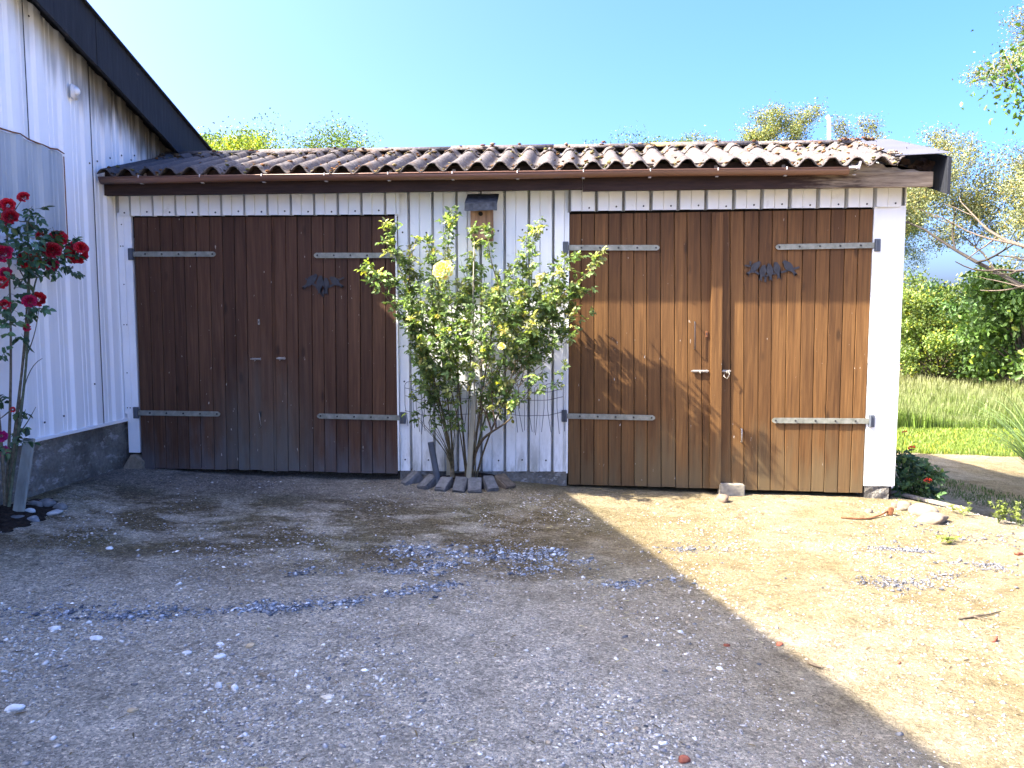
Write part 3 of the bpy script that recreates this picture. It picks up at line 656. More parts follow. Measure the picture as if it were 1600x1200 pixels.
# ---- corrugated roof
WP = .1773; EY, RY = -.30, .86; SL = math.tan(math.radians(17.2))
def roofz(x, y, lift=0): return 2.582+SL*(y-EY)+.032*(np.cos(2*math.pi*(x+.02)/WP)-.14*np.cos(4*math.pi*(x+.02)/WP))+lift
def wave_sheet(name, x0, x1, y0, y1, lift, jitter, thick=.0075, parent=gar, slope=1, ridge=None):
    xs = np.arange(x0, x1+1e-6, WP/14); ys_ = np.linspace(y0, y1, 16); X, Y = np.meshgrid(xs, ys_); r = np.random.default_rng(int(abs(x0*10)+y0*100+50))
    sheetid = np.floor((X+3.8)/(WP*5)); dz = .006*np.sin(sheetid*2.7)+.004*((X+3.8)/(WP*5)-sheetid)
    Yj = Y.copy(); Yj[0] += r.normal(0, jitter, len(xs))+.012*np.sin(sheetid[0]*1.9)
    Z = roofz(X, Yj, lift)+dz+r.normal(0, .0012, X.shape)
    V = np.stack([X.ravel(), Yj.ravel(), Z.ravel()], 1); nx, ny = len(xs), len(ys_); i = (np.arange(ny-1)[:, None]*nx+np.arange(nx-1)[None]).ravel()
    o = npmesh(name, V, np.stack([i, i+1, i+nx+1, i+nx], 1), (1, 1, 1), M_ROOF, parent, True)
    s = o.modifiers.new('t', 'SOLIDIFY'); s.thickness = thick; s.offset = -1; return o
wave_sheet('roof_sheets', -3.80, 2.46, EY, .82, 0, .0025)
wave_sheet('ridge_flange', -3.80, 2.50, .565, .80, .016, .004, .010)
ridgez = roofz(0, RY)-.033
mb = MB()
for k in range(7):                              # ridge caps, lapped
    x0 = -3.8+k*.9; x1 = min(x0+.93, 2.5); r_ = .075; vs_ = []; n = 8; e = .006*(k % 2)
    for xx in (x0, x1):
        for j in range(n+1):
            a = math.pi*(j/n); vs_.append((xx, RY-.01-math.cos(a)*r_*1.3, ridgez+.000+math.sin(a)*(.04+e)))
    mb.add(vs_, [(j, j+1, n+2+j, n+1+j) for j in range(n)])
o = mb.build('ridge_caps', M_ROOF, gar, True); s = o.modifiers.new('t', 'SOLIDIFY'); s.thickness = .012
mb = MB()
BE = 4.0
mb.prism([(-3.8, RY+.02, ridgez-.02), (-3.8, BE, 2.02), (-3.8, BE, 1.98), (-3.8, RY+.02, ridgez-.06)], (6.5, 0, 0)); mb.build('back_roof', M_ROOF, gar)
mb = MB(); fz = lambda y: roofz(0, y)+.037-.033*math.cos(2*math.pi*.02/WP)
mb.prism([(2.40, EY+.03, fz(EY)), (2.785, EY-.005, fz(EY)+.006), (2.785, RY-.02, fz(RY)+.006), (2.50, RY-.02, fz(RY)), (2.42, .2, fz(.2))], (0, 0, .004))
for (xx, yy) in ((2.58, .62), (2.74, -.18), (2.76, .4), (2.60, .05)): mb.tube([(xx, yy, fz(yy)), (xx, yy, fz(yy)+.022)], [.009, .005], 7)
mb.build('verge_flashing', M_FLASH, gar)
mb = MB(); mb.prism([(2.755, -.315, 2.595), (2.755, RY, 2.595+SL*(RY+.315)), (2.755, BE+.1, 2.02), (2.755, BE+.1, 1.76), (2.755, RY, 2.325+SL*(RY+.315)), (2.755, -.315, 2.325)], (.022, 0, 0)); mb.build('barge_board', M_BLACK, gar)
mb = MB(); mb.box(2.60, 2.75, -.28, 1.9, 2.62-.16, 2.62-.15); 
# moss on the roof
rs = random.Random(17); mb = MB()
for k in range(620):
    if k < 250: xx = -3.75+WP*(rs.randint(0, 34)+.62)+rs.gauss(0, .02); yy = EY+abs(rs.gauss(0, .10))
    elif k < 430: xx = rs.uniform(-3.75, 2.45); yy = rs.gauss(.60, .05)
    elif k < 560: xx = -3.8+WP*(rs.randint(0, 34)+.62)+rs.gauss(0, .03); yy = rs.uniform(EY+.03, .8)
    else: xx = rs.uniform(1.75, 2.46); yy = rs.uniform(.2, .85)
    if xx > 2.45: continue
    s_ = rs.uniform(.005, .017)*(1.25 if k > 430 else 1)
    mb.col = rs.choice([(.12, .065, .03, 1), (.07, .05, .025, 1), (.17, .085, .04, 1), (.14, .13, .05, 1), (.22, .17, .08, 1), (.05, .04, .03, 1)])
    mb.blob((xx, yy, roofz(xx, yy)+s_*.3+.003+(.016 if yy > .56 else 0)), (s_*1.5, s_*1.7, s_*.8), k, 1, .5)
for k in range(150):
    xx = rs.uniform(2.30, 2.62) if k % 2 else rs.uniform(-3.6, 2.5); yy = rs.uniform(.72, .98); s_ = rs.uniform(.008, .022)
    mb.col = rs.choice([(.16, .08, .045, 1), (.25, .17, .11, 1), (.10, .06, .035, 1)]); mb.blob((xx, yy, ridgez+.036+rs.uniform(-.006, .012)), (s_*1.6, s_*1.3, s_*.7), k, 1, .5)
for k in range(60):
    yy = rs.uniform(EY+.05, .8); xx = 2.41+rs.uniform(-.05, .04)+.06*(yy+.3); s_ = rs.uniform(.006, .017); mb.col = rs.choice([(.25, .18, .13, 1), (.13, .08, .05, 1), (.33, .27, .20, 1)]); mb.blob((xx, yy, fz(yy)+.004), (s_*1.4, s_*1.4, s_*.8), k, 1, .5)
mo = mb.build('moss_clumps', M_MOSS, gar, True); mo['kind'] = 'stuff'

# ---------------------------------------------------------------- bird ornaments
def bird_poly(head, tail, w, beak=1, conv=None):
    hx, hy = head; tx, ty = tail; ax = Vector((tx-hx, ty-hy)); L = ax.length; ax.normalize(); sd = Vector((-ax.y, ax.x))*beak
    pr_ = [(-.02, .10), (.03, .62), (.075, .42), (.14, .60), (.26, .98), (.40, 1.08), (.54, .85), (.68, .42), (.80, .32), (1.0, .62), (.90, 0.02), (1.03, -.42), (.80, -.28), (.68, -.38), (.54, -.85), (.38, -1.0), (.24, -.86), (.12, -.62), (.03, -.42)]
    return [(hx+ax.x*u*L+sd.x*v*w, hy+ax.y*u*L+sd.y*v*w) for (u, v) in pr_]
def ornament(name, label, birds, branches, conv, loc):
    root = empty(name, loc, label, 'wall ornament')
    for i, (h, tl, w, bk) in enumerate(birds):
        mb = MB(); y = -.024-.0012*i; mb.prism([F(*conv(q), y) for q in bird_poly(h, tl, w, bk)], (0, .005, 0)); mb.build('bird', M_IRON, root)
    for pts, w in branches:
        mb = MB()
        for a, b in zip(pts[:-1], pts[1:]):
            d = Vector((b[0]-a[0], b[1]-a[1])).normalized(); s_ = (-d.y*w, d.x*w)
            q = [(a[0]-s_[0], a[1]-s_[1]), (b[0]-s_[0]*.9, b[1]-s_[1]*.9), (b[0]+s_[0]*.9, b[1]+s_[1]*.9), (a[0]+s_[0], a[1]+s_[1])]
            mb.prism([F(*conv(k), -.0222) for k in q], (0, .004, 0))
        mb.build('branch', M_IRON, root)
cv = lambda q: (1150+q[0]/14.545, 395+q[1]/14.545)
ornament('bird_ornament', 'flat dark metal silhouette of five birds on a branch, on the right garage door', [((545, 205), (262, 500), 75, 1), ((645, 280), (545, 640), 75, -1), ((752, 250), (800, 640), 78, 1), ((905, 210), (985, 600), 80, 1), ((1085, 185), (1370, 500), 88, 1)],
         [([(310, 430), (430, 430), (560, 500), (680, 530), (790, 480), (930, 462), (1080, 432), (1200, 392), (1300, 370), (1440, 325)], 24), ([(672, 530), (668, 665)], 24), ([(330, 190), (330, 300), (195, 285)], 20)], cv, F(1207, 424, -.02))
cv2 = lambda q: (460+q[0]/16, 410+q[1]/16)
ornament('bird_ornament', 'flat dark metal silhouette of four birds, on the left garage door in shade', [((555, 305), (225, 650), 92, 1), ((650, 335), (610, 800), 85, -1), ((790, 385), (800, 800), 80, 1), ((895, 370), (1210, 610), 85, 1)],
         [([(320, 590), (440, 530), (540, 580), (600, 690), (720, 850)], 28), ([(690, 820), (760, 660), (880, 600), (1000, 545), (1120, 560)], 28), ([(270, 400), (340, 450)], 18), ([(1110, 440), (1240, 375)], 20), ([(655, 330), (655, 420)], 16)], cv2, F(505, 442, -.02))

# ---------------------------------------------------------------- nest box
a = F(753, 345, -.10); nb_ = empty('nest_box', F(752, 350, -.03), 'weathered wooden nest box with black felt roof on the white wall', 'nest box')
bx0, bx1 = F(735, 350, -.13).x, F(769, 350, -.13).x; bzb, bzt = F(750, 373, -.13).z, F(750, 328, -.13).z
mb = MB(); mb.box(bx0, bx1, -.13, -.118, bzb, bzt); mb.box(bx0, bx0+.013, -.1175, -.03, bzb-.01, bzt+.02); mb.box(bx1-.013, bx1, -.1175, -.03, bzb-.01, bzt+.02); mb.box(bx0+.0135, bx1-.0135, -.1175, -.03, bzb-.01, bzb+.005); mb.box(bx0+.0135, bx1-.0135, -.045, -.03, bzb+.0055, bzt+.03)
mb.box(bx0+.025, bx0+.05, -.1345, -.1305, bzb+.01, bzt-.01); mb.build('box', M_NEST, nb_)
hc = F(751, 334, -.131); mb = MB(); mb.tube([(hc.x, -.1335, hc.z), (hc.x, -.1305, hc.z)], .018, 14); mb.build('entrance_hole', M_DARK, nb_)
mb = MB(); xl, xr_ = F(727, 322, -.18).x, F(777, 322, -.18).x; zf, zb_ = F(750, 329, -.20).z, F(750, 309, -.03).z
rs = random.Random(2); N = 8; fr = [(xl+(xr_-xl)*k/N, -.20+rs.uniform(-.006, .006), zf+.055+rs.uniform(-.003, .003)) for k in range(N+1)]; lo = [(p_[0], p_[1]-.003, zf+rs.uniform(-.004, .003)) for p_ in fr]; bk = [(p_[0], -.03, zb_+.02) for p_ in fr]
mb.add(fr+lo+bk, [(k, k+1, N+2+k, N+1+k) for k in range(N)]+[(k+1, k, 2*N+2+k, 2*N+3+k) for k in range(N)])
o = mb.build('felt_roof', M_FELT, nb_); s = o.modifiers.new('t', 'SOLIDIFY'); s.thickness = .010

# ---------------------------------------------------------------- rose bed
bc = F(733, 745, -.15); bc.z = gzf(bc.x, bc.y)
def bedz(X, Y): 
    return gz(X, Y)+.055*np.clip(1-((X-bc.x)/.36)**2-((Y+.05)/.27)**2, -1, 1)+.006*np.sin(60*X)*np.sin(55*Y)-.004
sheet('soil_bed', np.linspace(bc.x-.40, bc.x+.40, 50), np.linspace(-.36, -.002, 34), bedz, M_SOIL)
setts = [((644, -.13), 'leftmost granite sett of the rose bed edging, pale and half sunk', 52), ((669, -.24), 'wide granite sett left of the middle of the rose bed edging', 32), ((694, -.30), 'granite sett with pale flecks, third from the left of the rose bed edging', 16), ((719, -.33), 'dark granite sett left of the stake in the rose bed edging', 5), ((742, -.325), 'smooth grey granite sett right below the wooden stake', -8), ((766, -.28), 'dark grey granite sett right of the wooden stake', -24), ((788, -.19), 'rightmost brownish sett of the rose bed edging, half buried', -50)]
for k, ((px, yy), lab, ang) in enumerate(setts):
    xx = F(px, 765, yy).x; rs = random.Random(k+40); mb = MB(); sh = rs.uniform(.12, .19); mb.col = (sh*1.02, sh, sh*.97, 1) if k < 6 else (.15, .115, .08, 1)
    M = Matrix.Rotation(math.radians(-ang), 3, 'Z') @ Matrix.Rotation(math.radians(30+rs.uniform(-5, 5)), 3, 'X')
    mb.bbox((0, 0, 0), (.104+rs.uniform(-.008, .008), .165, .075), M, .10); z0 = gzf(xx, yy)
    mb.v = [(v[0]+xx+rs.uniform(-.005, .005), v[1]+yy+rs.uniform(-.005, .005), v[2]+z0+.022+rs.uniform(-.005, .005)) for v in mb.v]
    root = mb.build('granite_sett', M_STONE); tag(root, lab, 'paving stone', 'setts edging the rose bed')
def post(name, a, b, w, d, mat, label, cat, tube=False):
    a, b = Vector(a), Vector(b); o = empty(name, a, label, cat) if False else None
    mb = MB()
    if tube: mb.tube([a, b], w/2, 12)
    else:
        ax = (b-a).normalized(); s_ = Vector((1, 0, 0)); s_ = (s_-ax*s_.dot(ax)).normalized(); f_ = ax.cross(s_)
        M = Matrix((s_, f_, ax)).transposed(); mb.bbox((a+b)/2, (w, d, (b-a).length), M, .12)
    return tag(mb.build(name, mat), label, cat)
g = G(733, 757); post('wooden_stake', (g.x, -.27, gzf(g.x, -.27)-.03), F(741, 618, -.26), .040, .035, M_STAKE, 'weathered wooden stake standing in front of the yellow rose stems', 'stake')
g = F(682, 746, -.33); post('plastic_pipe', (g.x, -.21, gzf(g.x, -.21)-.03), F(673, 691, -.23), .052, .05, M_PIPE, 'short dark grey pipe standing in the rose bed by the setts', 'pipe', True)
g = F(700, 745, -.12); post('wooden_stake', (g.x, -.06, gzf(g.x, -.06)-.02), F(702, 702, -.06), .045, .03, M_STAKE, 'short grey stake stub against the white wall behind the rose', 'stake')
# wire border fence
fen = empty('wire_fence', F(755, 650, -.06), 'low rusty black wire border fence with hooped tops around the yellow rose', 'wire fence')
mb = MB(); xA, xB = F(632, 620, -.05).x, F(880, 620, -.05).x
fy = lambda u: -.035-.15*math.sin(math.pi*u)**.8
fz_ = lambda u: F(630+250*u, 594+4*math.sin(9*u), -.05).z-.02*math.sin(math.pi*u)
NH = 17
for k in range(NH):
    u0, u1 = k/NH, min(1, (k+1.35)/NH); x0, x1 = xA+(xB-xA)*u0, xA+(xB-xA)*u1; y0, y1 = fy(u0), fy(u1); zt = fz_((u0+u1)/2); rr_ = (x1-x0)/2
    pts = [(x0+rs.uniform(-.03, .03), y0, zt-.36-rs.uniform(0, .05)), (x0, y0, zt-.2)]
    for j in range(7):
        a_ = math.pi*(1-j/6); pts.append(((x0+x1)/2+rr_*math.cos(a_), (y0+y1)/2+(y1-y0)/2*math.cos(a_)-.003*(k % 2), zt-.035+.035*math.sin(a_)))
    pts += [(x1, y1, zt-.2), (x1+rs.uniform(-.035, .035), y1, zt-.36-rs.uniform(0, .06))]
    mb.tube(pts, .0022, 5)
mb.build('hoops', M_IRON, fen)
for dz in (.065, .13, .255):
    mb = MB(); mb.tube([(xA+(xB-xA)*u, fy(u)-.003, fz_(u)-dz+.003*math.sin(u*40)) for u in np.linspace(0, 1, 24)], .0022, 5); mb.build('horizontal_wire', M_IRON, fen)

# ---------------------------------------------------------------- roses
def bez(a, b, c_, d, n):
    return [a*(1-t_)**3+b*3*t_*(1-t_)**2+c_*3*t_*t_*(1-t_)+d*t_**3 for t_ in np.linspace(0, 1, n)]
def bloom(mb, cen, r, face, cols, seed, petals=26):
    """a rose flower: rings of cupped petals"""
    rs = random.Random(seed); cen = Vector(cen); f = Vector(face).normalized(); a = f.orthogonal().normalized(); b = f.cross(a)
    ga = 2.399
    for k in range(petals):
        q = k/petals; th = k*ga; rad = r*(.10+.62*q**.8); tilt = .15+1.15*q; d = a*math.cos(th)+b*math.sin(th); tn = f.cross(d); w = r*(.42+.50*q); h = r*(.55+.25*q)
        base = cen+d*rad*.25-f*r*.35*q; out = (f*math.cos(tilt)+d*math.sin(tilt)); nrm = (d*math.cos(tilt)-f*math.sin(tilt))
        mb.col = (*[c0*rs.uniform(.75, 1.2) for c0 in rs.choice(cols)], 1); vs_ = []; 
        for i, (u, ww) in enumerate(((0, .25), (.4, .85), (.75, 1.0), (1.0, .55))):
            for j in (-1, -.4, .4, 1):
                cup = .28*(1-abs(j))*-1; curl = .25*max(0, u-.6)
                vs_.append(base+out*h*u+tn*w*ww*j*.7+nrm*(w*(cup*u+curl)+rs.uniform(-.02, .02)*r)+d*rad*.6*(1-.4*u))
        mb.add(vs_, [(i*4+j, i*4+j+1, i*4+5+j, i*4+4+j) for i in range(3) for j in range(3)])
class Rose:
    def __init__(s, seed): s.mb = MB(); s.B = []; s.D = []; s.N = []; s.L = []; s.col = []; s.r = random.Random(seed)
    def spray(s, p, d, size, base, nl=5):
        """a compound leaf on a petiole"""
        r = s.r; d = Vector(d).normalized(); up = Vector((r.gauss(0, .6), r.gauss(-.3, .6), 1)).normalized(); sd = d.cross(up).normalized(); k = math.exp(r.gauss(0, .33))
        if r.random() < .10: base = (base[0]*1.9, base[1]*1.5, base[2]*1.0)
        for i in range(nl):
            if i == nl-1: q, dd = 1.0, d
            else: q = .45+.5*(i//2)/max(1, nl//2); dd = (d*.55+sd*(1 if i % 2 else -1)).normalized()
            s.B.append(Vector(p)+d*size*1.3*q); s.D.append(dd+Vector((r.gauss(0, .2), r.gauss(0, .2), r.gauss(-.1, .25)))); s.N.append(up+Vector((r.gauss(0, .35), r.gauss(0, .35), r.gauss(0, .2))))
            s.L.append(size*r.uniform(.75, 1.2)*(1.15 if i == nl-1 else 1)); v = math.exp(r.gauss(0, .18))*k; s.col.append((base[0]*v, base[1]*v, base[2]*v))
        s.mb.col = (.10, .13, .04, 1); s.mb.tube([p, Vector(p)+d*size*1.2], .0012, 3, False)
    def stem(s, pts, r0, r1, col=(.12, .10, .05)):
        n = len(pts); s.mb.col = (*col, 1); s.mb.tube(pts, [r0+(r1-r0)*i/(n-1) for i in range(n)], 6, False)
    def twig(s, p, d, L, size, base, dens=1.0, r=.0022):
        pts = [Vector(p)]; dd = Vector(d).normalized()
        for i in range(4):
            dd = (dd+Vector((s.r.gauss(0, .18), s.r.gauss(0, .18), s.r.gauss(.08, .15)))).normalized(); pts.append(pts[-1]+dd*L/4)
        s.stem(pts, r, .001, (.11, .14, .05))
        for i in range(1, 5):
            for _ in range(max(1, int(round(dens*s.r.uniform(.7, 1.8))))):
                s.spray(pts[i]+Vector((s.r.gauss(0, .008), s.r.gauss(0, .008), s.r.gauss(0, .008))), dd*.5+Vector((s.r.gauss(0, 1), s.r.gauss(0, 1), s.r.gauss(0, .7))), size*s.r.uniform(.7, 1.15), base, s.r.choice([3, 5, 5, 5]))
    def leaves(s, mat, parent):
        return leaf_mesh('foliage', np.array(s.B), np.array(s.D), unit(np.array(s.N)), np.array(s.L), np.array(s.L)*.62, np.array(s.col), mat, parent, fold=.22, droop=.2)
# yellow rose between the doors
yr = empty('yellow_rose_bush', (bc.x, -.15, gzf(bc.x, -.15)), 'tall leafy rose bush with one yellow bloom between the garage doors', 'rose bush')
R = Rose(21); GL = (.15, .215, .072)
tips = [(604, 352, -.30), (566, 424, -.42), (572, 414, -.30), (612, 385, -.36), (650, 372, -.25), (668, 378, -.22), (696, 340, -.28), (706, 346, -.35), (742, 362, -.34), (764, 356, -.42), (800, 425, -.35), (836, 356, -.38), (822, 378, -.30), (812, 404, -.35), (866, 412, -.32), (884, 404, -.40), (932, 404, -.45), (908, 455, -.40), (896, 480, -.30), (880, 520, -.35), (690, 440, -.40), (640, 460, -.30), (650, 505, -.38), (720, 450, -.30), (770, 470, -.50), (800, 480, -.30), (850, 470, -.45), (830, 520, -.50), (660, 540, -.42), (700, 520, -.55), (760, 540, -.62), (860, 545, -.38), (655, 600, -.35), (664, 575, -.45), (690, 470, -.25), (740, 420, -.28), (780, 440, -.28), (845, 440, -.28), (876, 450, -.30), (655, 430, -.28), (674, 500, -.35), (730, 500, -.45), (810, 550, -.45), (785, 600, -.5), (805, 625, -.5), (635, 405, -.3), (590, 430, -.35), (860, 500, -.4), (820, 455, -.42)]
canes = []
for (bpx, tpx, tpy, Y) in ((707, 640, 470, -.30), (705, 645, 520, -.36), (709, 672, 440, -.26), (730, 700, 430, -.36), (733, 742, 420, -.30), (737, 780, 450, -.42), (740, 830, 450, -.36), (744, 866, 480, -.40), (736, 800, 520, -.52), (728, 690, 540, -.48)):
    B0 = F(bpx, 742, -.15); B0.z = gzf(B0.x, -.15)+.04; T = F(tpx, tpy, Y); h = T.z-B0.z
    cn = bez(B0, B0+Vector(((T.x-B0.x)*.10+R.r.gauss(0, .03), -.03, h*.33)), B0+Vector(((T.x-B0.x)*.6, (T.y-B0.y)*.6, h*.66)), T, 22); canes.append(cn)
    R.stem(cn, R.r.uniform(.006, .0105), .0025, R.r.choice([(.13, .10, .055), (.17, .13, .07), (.10, .11, .045), (.22, .17, .10)]))
YL = (.30, .31, .13)
def dress(p_, d, u, low=0):
    g_ = YL if R.r.random() < .17 else GL
    if R.r.random() < (.35+.6*u)*(1-low):
        sd = (d*.7+Vector((R.r.gauss(0, .8), R.r.gauss(0, .6), R.r.gauss(.1, .5)))).normalized(); R.twig(p_, sd, R.r.uniform(.05, .15)*(1.1-.3*u), .034, g_, 1.0)
    for _ in range(2): R.spray(p_, d*.3+Vector((R.r.gauss(0, 1), R.r.gauss(0, .8), R.r.gauss(0, .7))), .033*R.r.uniform(.7, 1.2), g_)
for i, (px, py, Y) in enumerate(tips):
    T = F(px, py, Y); best = None
    for cn in canes:
        for q in cn[9:]:
            if q.z < T.z-.12:
                dd_ = (q-T); e = abs(dd_.x)*1.6+abs(dd_.y)+abs(dd_.z-(-.38))*.55
                if best is None or e < best[0]: best = (e, q)
    q = best[1] if best else canes[0][9]; h = T.z-q.z
    pts = bez(q, q+Vector(((T.x-q.x)*.2+R.r.gauss(0, .03), R.r.gauss(0, .03), h*.4)), q+Vector(((T.x-q.x)*.7+R.r.gauss(0, .03), (T.y-q.y)*.7, h*.72)), T, 12)
    R.stem(pts, .0045, .0015, R.r.choice([(.13, .11, .05), (.12, .14, .05), (.18, .14, .07)]))
    for j in range(2, 12): dress(pts[j], (pts[j]-pts[j-1]).normalized(), j/11, .72 if py < 450 else .25)
    for _ in range(4): R.spray(T, Vector((R.r.gauss(0, 1), R.r.gauss(0, .8), R.r.gauss(.3, .7))), .031, (GL[0]*1.9, GL[1]*1.6, GL[2]*1.1), 5)
for cn in canes:
    for j in range(8, 22): dress(cn[j], (cn[j]-cn[j-1]).normalized(), .2+.3*j/22)
for k in range(190):                             # fill of the crown
    px, py = R.r.gauss(768, 78), R.r.gauss(515, 55)
    if not (642 < px < 905 and 430 < py < 630) or abs(px-755) > 150-(py-520)*.55*(py > 520): continue
    p_ = F(px, py, -.36+R.r.gauss(0, .13)); R.twig(p_, (R.r.gauss((px-755)/120, .5), R.r.gauss(0, .4), R.r.gauss(.7, .4)), R.r.uniform(.08, .18), .033, YL if R.r.random() < .2 else GL, 1.2)
# the bowed branch low on the right
pts = bez(F(735, 742, -.15), F(744, 672, -.24), F(770, 680, -.42), F(797, 655, -.46), 12); R.stem(pts, .016, .006, (.12, .09, .055))
R.stem(bez(pts[7], F(763, 655, -.4), F(758, 640, -.42), F(748, 628, -.42), 8), .008, .004, (.13, .09, .06)); R.stem(bez(pts[8], F(772, 650, -.4), F(770, 640, -.42), F(768, 610, -.42), 8), .008, .003, (.13, .09, .06)); R.twig(F(797, 655, -.46), (.4, 0, .8), .2, .03, (.17, .17, .03), 1.1, .004)
for k in range(15):                              # low leafy shoots on the left
    p_ = F(R.r.uniform(650, 712), R.r.uniform(575, 690), -.28+R.r.uniform(-.12, .08)); R.stem(bez(F(706, 738, -.15), F(704, 700, -.2), p_+Vector((.05, 0, -.08)), p_, 8), .004, .0015); R.twig(p_, (R.r.gauss(-.3, .5), R.r.gauss(-.2, .3), .7), .13, .032, (.10, .15, .045), 1.1)
for k in range(26):                              # bare thorny stems in the middle
    px = R.r.uniform(745, 812); py = R.r.uniform(560, 640); p_ = F(px, py, -.35+R.r.uniform(-.1, .1)); q_ = F(px+R.r.uniform(-12, 45), py-R.r.uniform(30, 80), -.38); R.stem([p_, (p_+q_)/2+Vector((R.r.gauss(0, .02), 0, 0)), q_], .004, .002, (.28, .22, .14))
R.mb.build('stems', M_BARK, yr, True); R.leaves(M_LEAF, yr)
for (px, py, Y, r_, pet) in ((692, 422, -.46, .070, 38), (699, 413, -.44, .030, 18), (784, 541, -.62, .028, 16), (737, 536, -.6, .022, 14), (807, 628, -.5, .02, 12)):
    mb = MB(); bloom(mb, F(px, py, Y), r_, (.0, -1, .45), [(.84, .76, .24), (.86, .80, .40), (.84, .72, .14)], int(px), pet); mb.build('flower', M_PETAL, yr, True)
R = None
mb = MB(); mb.tube([F(743, 745, -.17), F(741, 600, -.28), F(739, 470, -.36), F(741, 375, -.37)], [.006, .006, .005, .004], 6); tag(mb.build('plant_cane', M_STAKE, None, True), 'thin upright greenish cane tied into the yellow rose', 'cane')

# red climbing rose by the house wall
rb = G(8, 800); rr0 = empty('red_rose_bush', (XW+.30, rb.y+.2, gzf(XW+.3, rb.y)), 'climbing rose with crimson blooms and thin bare stems by the house wall', 'rose bush')
R = Rose(5); W_ = lambda px, py, o=.28: P(px, py, 0, XW+o)
DG = (.055, .115, .055)
main = [([(12, 790), (22, 690), (40, 560), (46, 400)], .30), ([(10, 790), (16, 660), (22, 520), (10, 350)], .24), ([(14, 792), (30, 650), (55, 540), (42, 345)], .34), ([(8, 790), (2, 640), (-20, 500), (-40, 420)], .30), ([(12, 770), (26, 660), (44, 470), (58, 432)], .26)]
for pts_, o in main:
    q = [W_(*k, o) for k in pts_]; R.stem(bez(*q, 16), .011, .005, R.r.choice([(.10, .115, .07), (.14, .12, .08)]))
side = [((42, 345), (62, 372), (100, 372), (120, 395)), ((46, 400), (70, 395), (85, 400), (92, 385)), ((10, 350), (22, 330), (30, 318), (36, 310)), ((42, 345), (30, 350), (20, 340), (4, 328)), ((22, 440), (45, 430), (62, 438), (78, 428)), ((30, 420), (40, 440), (52, 455), (58, 470)), ((24, 480), (10, 500), (4, 510), (-4, 515)), ((40, 560), (48, 540), (58, 520), (62, 470)), ((30, 640), (38, 600), (45, 570), (66, 560)), ((26, 680), (40, 668), (48, 650), (56, 636)), ((20, 430), (8, 440), (0, 450), (-8, 455)), ((18, 640), (6, 650), (0, 655), (-10, 660)), ((16, 700), (8, 720), (2, 700), (-6, 690)), ((14, 740), (25, 720), (20, 700), (40, 640))]
for sd in side:
    o = .28+R.r.uniform(-.06, .1); q = [W_(*k, o) for k in sd]; R.stem(bez(*q, 9), .0045, .0018, (.10, .09, .06))
lf = [(6, 350), (14, 365), (24, 352), (30, 372), (20, 385), (8, 395), (36, 390), (44, 372), (50, 336), (44, 330), (60, 380), (52, 392), (68, 395), (76, 385), (62, 402), (84, 400), (90, 405), (98, 415), (104, 423), (88, 418), (72, 408), (56, 368), (70, 366), (78, 362), (40, 402), (28, 405), (48, 420), (34, 428), (26, 455), (22, 465), (18, 500), (60, 480), (56, 485), (5, 330), (0, 340), (40, 350), (80, 355), (110, 375), (116, 372), (46, 412), (38, 440), (96, 392), (65, 415), (12, 340), (2, 385), (8, 560), (15, 515), (24, 520), (28, 650), (33, 672), (30, 690), (4, 620), (8, 690), (3, 480), (70, 375), (82, 375), (74, 398), (92, 395), (54, 404)]
for (px, py) in lf:
    p_ = W_(px, py, .28+R.r.uniform(-.10, .14))
    for _ in range(3): R.spray(p_+Vector((R.r.gauss(0, .02), R.r.gauss(0, .03), R.r.gauss(0, .02))), (R.r.gauss(0, 1), R.r.gauss(0, 1), R.r.gauss(-.4, .6)), .046*R.r.uniform(.8, 1.15), DG, R.r.choice([5, 5, 5]))
R.mb.build('stems', M_BARK, rr0, True); R.leaves(M_LEAFD, rr0)
for k, (px, py, r_, dk_) in enumerate(((36, 307, 20, 0), (12, 320, 24, 0), (16, 338, 26, 1), (6, 344, 18, 0), (90, 373, 32, 0), (82, 390, 30, 1), (76, 396, 20, 1), (120, 394, 40, 0), (126, 386, 22, 0), (46, 407, 36, 0), (80, 413, 24, 2), (3, 395, 34, 2), (8, 427, 22, 2), (2, 441, 22, 0), (46, 470, 24, 2), (59, 467, 26, 0), (7, 475, 20, 0), (42, 512, 14, 2), (63, 368, 16, 0), (20, 640, 10, 0), (2, 682, 20, 3), (4, 705, 20, 3))):
    cols = {0: [(.50, .008, .022), (.40, .005, .016), (.60, .016, .045)], 1: [(.33, .004, .016), (.25, .003, .014)], 2: [(.48, .010, .075), (.38, .008, .06)], 3: [(.45, .015, .18), (.38, .01, .13)]}[dk_]
    o = .32+.10*((k*7) % 3-1)*.8; c0 = W_(px, py, o); dist = (c0-Vector((0, -CAM_D, CAM_H))).length
    mb = MB(); bloom(mb, c0, r_*.33*dist/FPX, (R.r.uniform(.2, .9), -1, R.r.uniform(-.1, .7)), cols, 100+k, 40 if r_ > 18 else 22); mb.build('flower', M_PETAL, rr0, True)
g = G(27, 804); post('wooden_board', (g.x, g.y, g.z-.03), W_(46, 685, .22), .072, .025, simple('pale_grey_board', (.30, .31, .27), .8, .2, 3, .2, stretch=(10, 10, 1), bump=.3), 'pale grey board leaning among the red rose stems', 'board')
mb = MB(); g0 = W_(14, 800, .25)
X_, Y_ = np.meshgrid(np.linspace(XW+.02, XW+.46, 24), np.linspace(-2.4, -1.25, 50))
def bz2(X, Y): return gz(X, Y)+.03*np.clip(1-((X-XW-.18)/.24)**2-((Y+1.75)/.55)**2, -1, 1)+.008*np.sin(50*X)*np.sin(43*Y)-.004
sheet('soil_bed', np.linspace(XW+.01, XW+.48, 28), np.linspace(-2.5, -1.15, 60), bz2, M_SOIL)

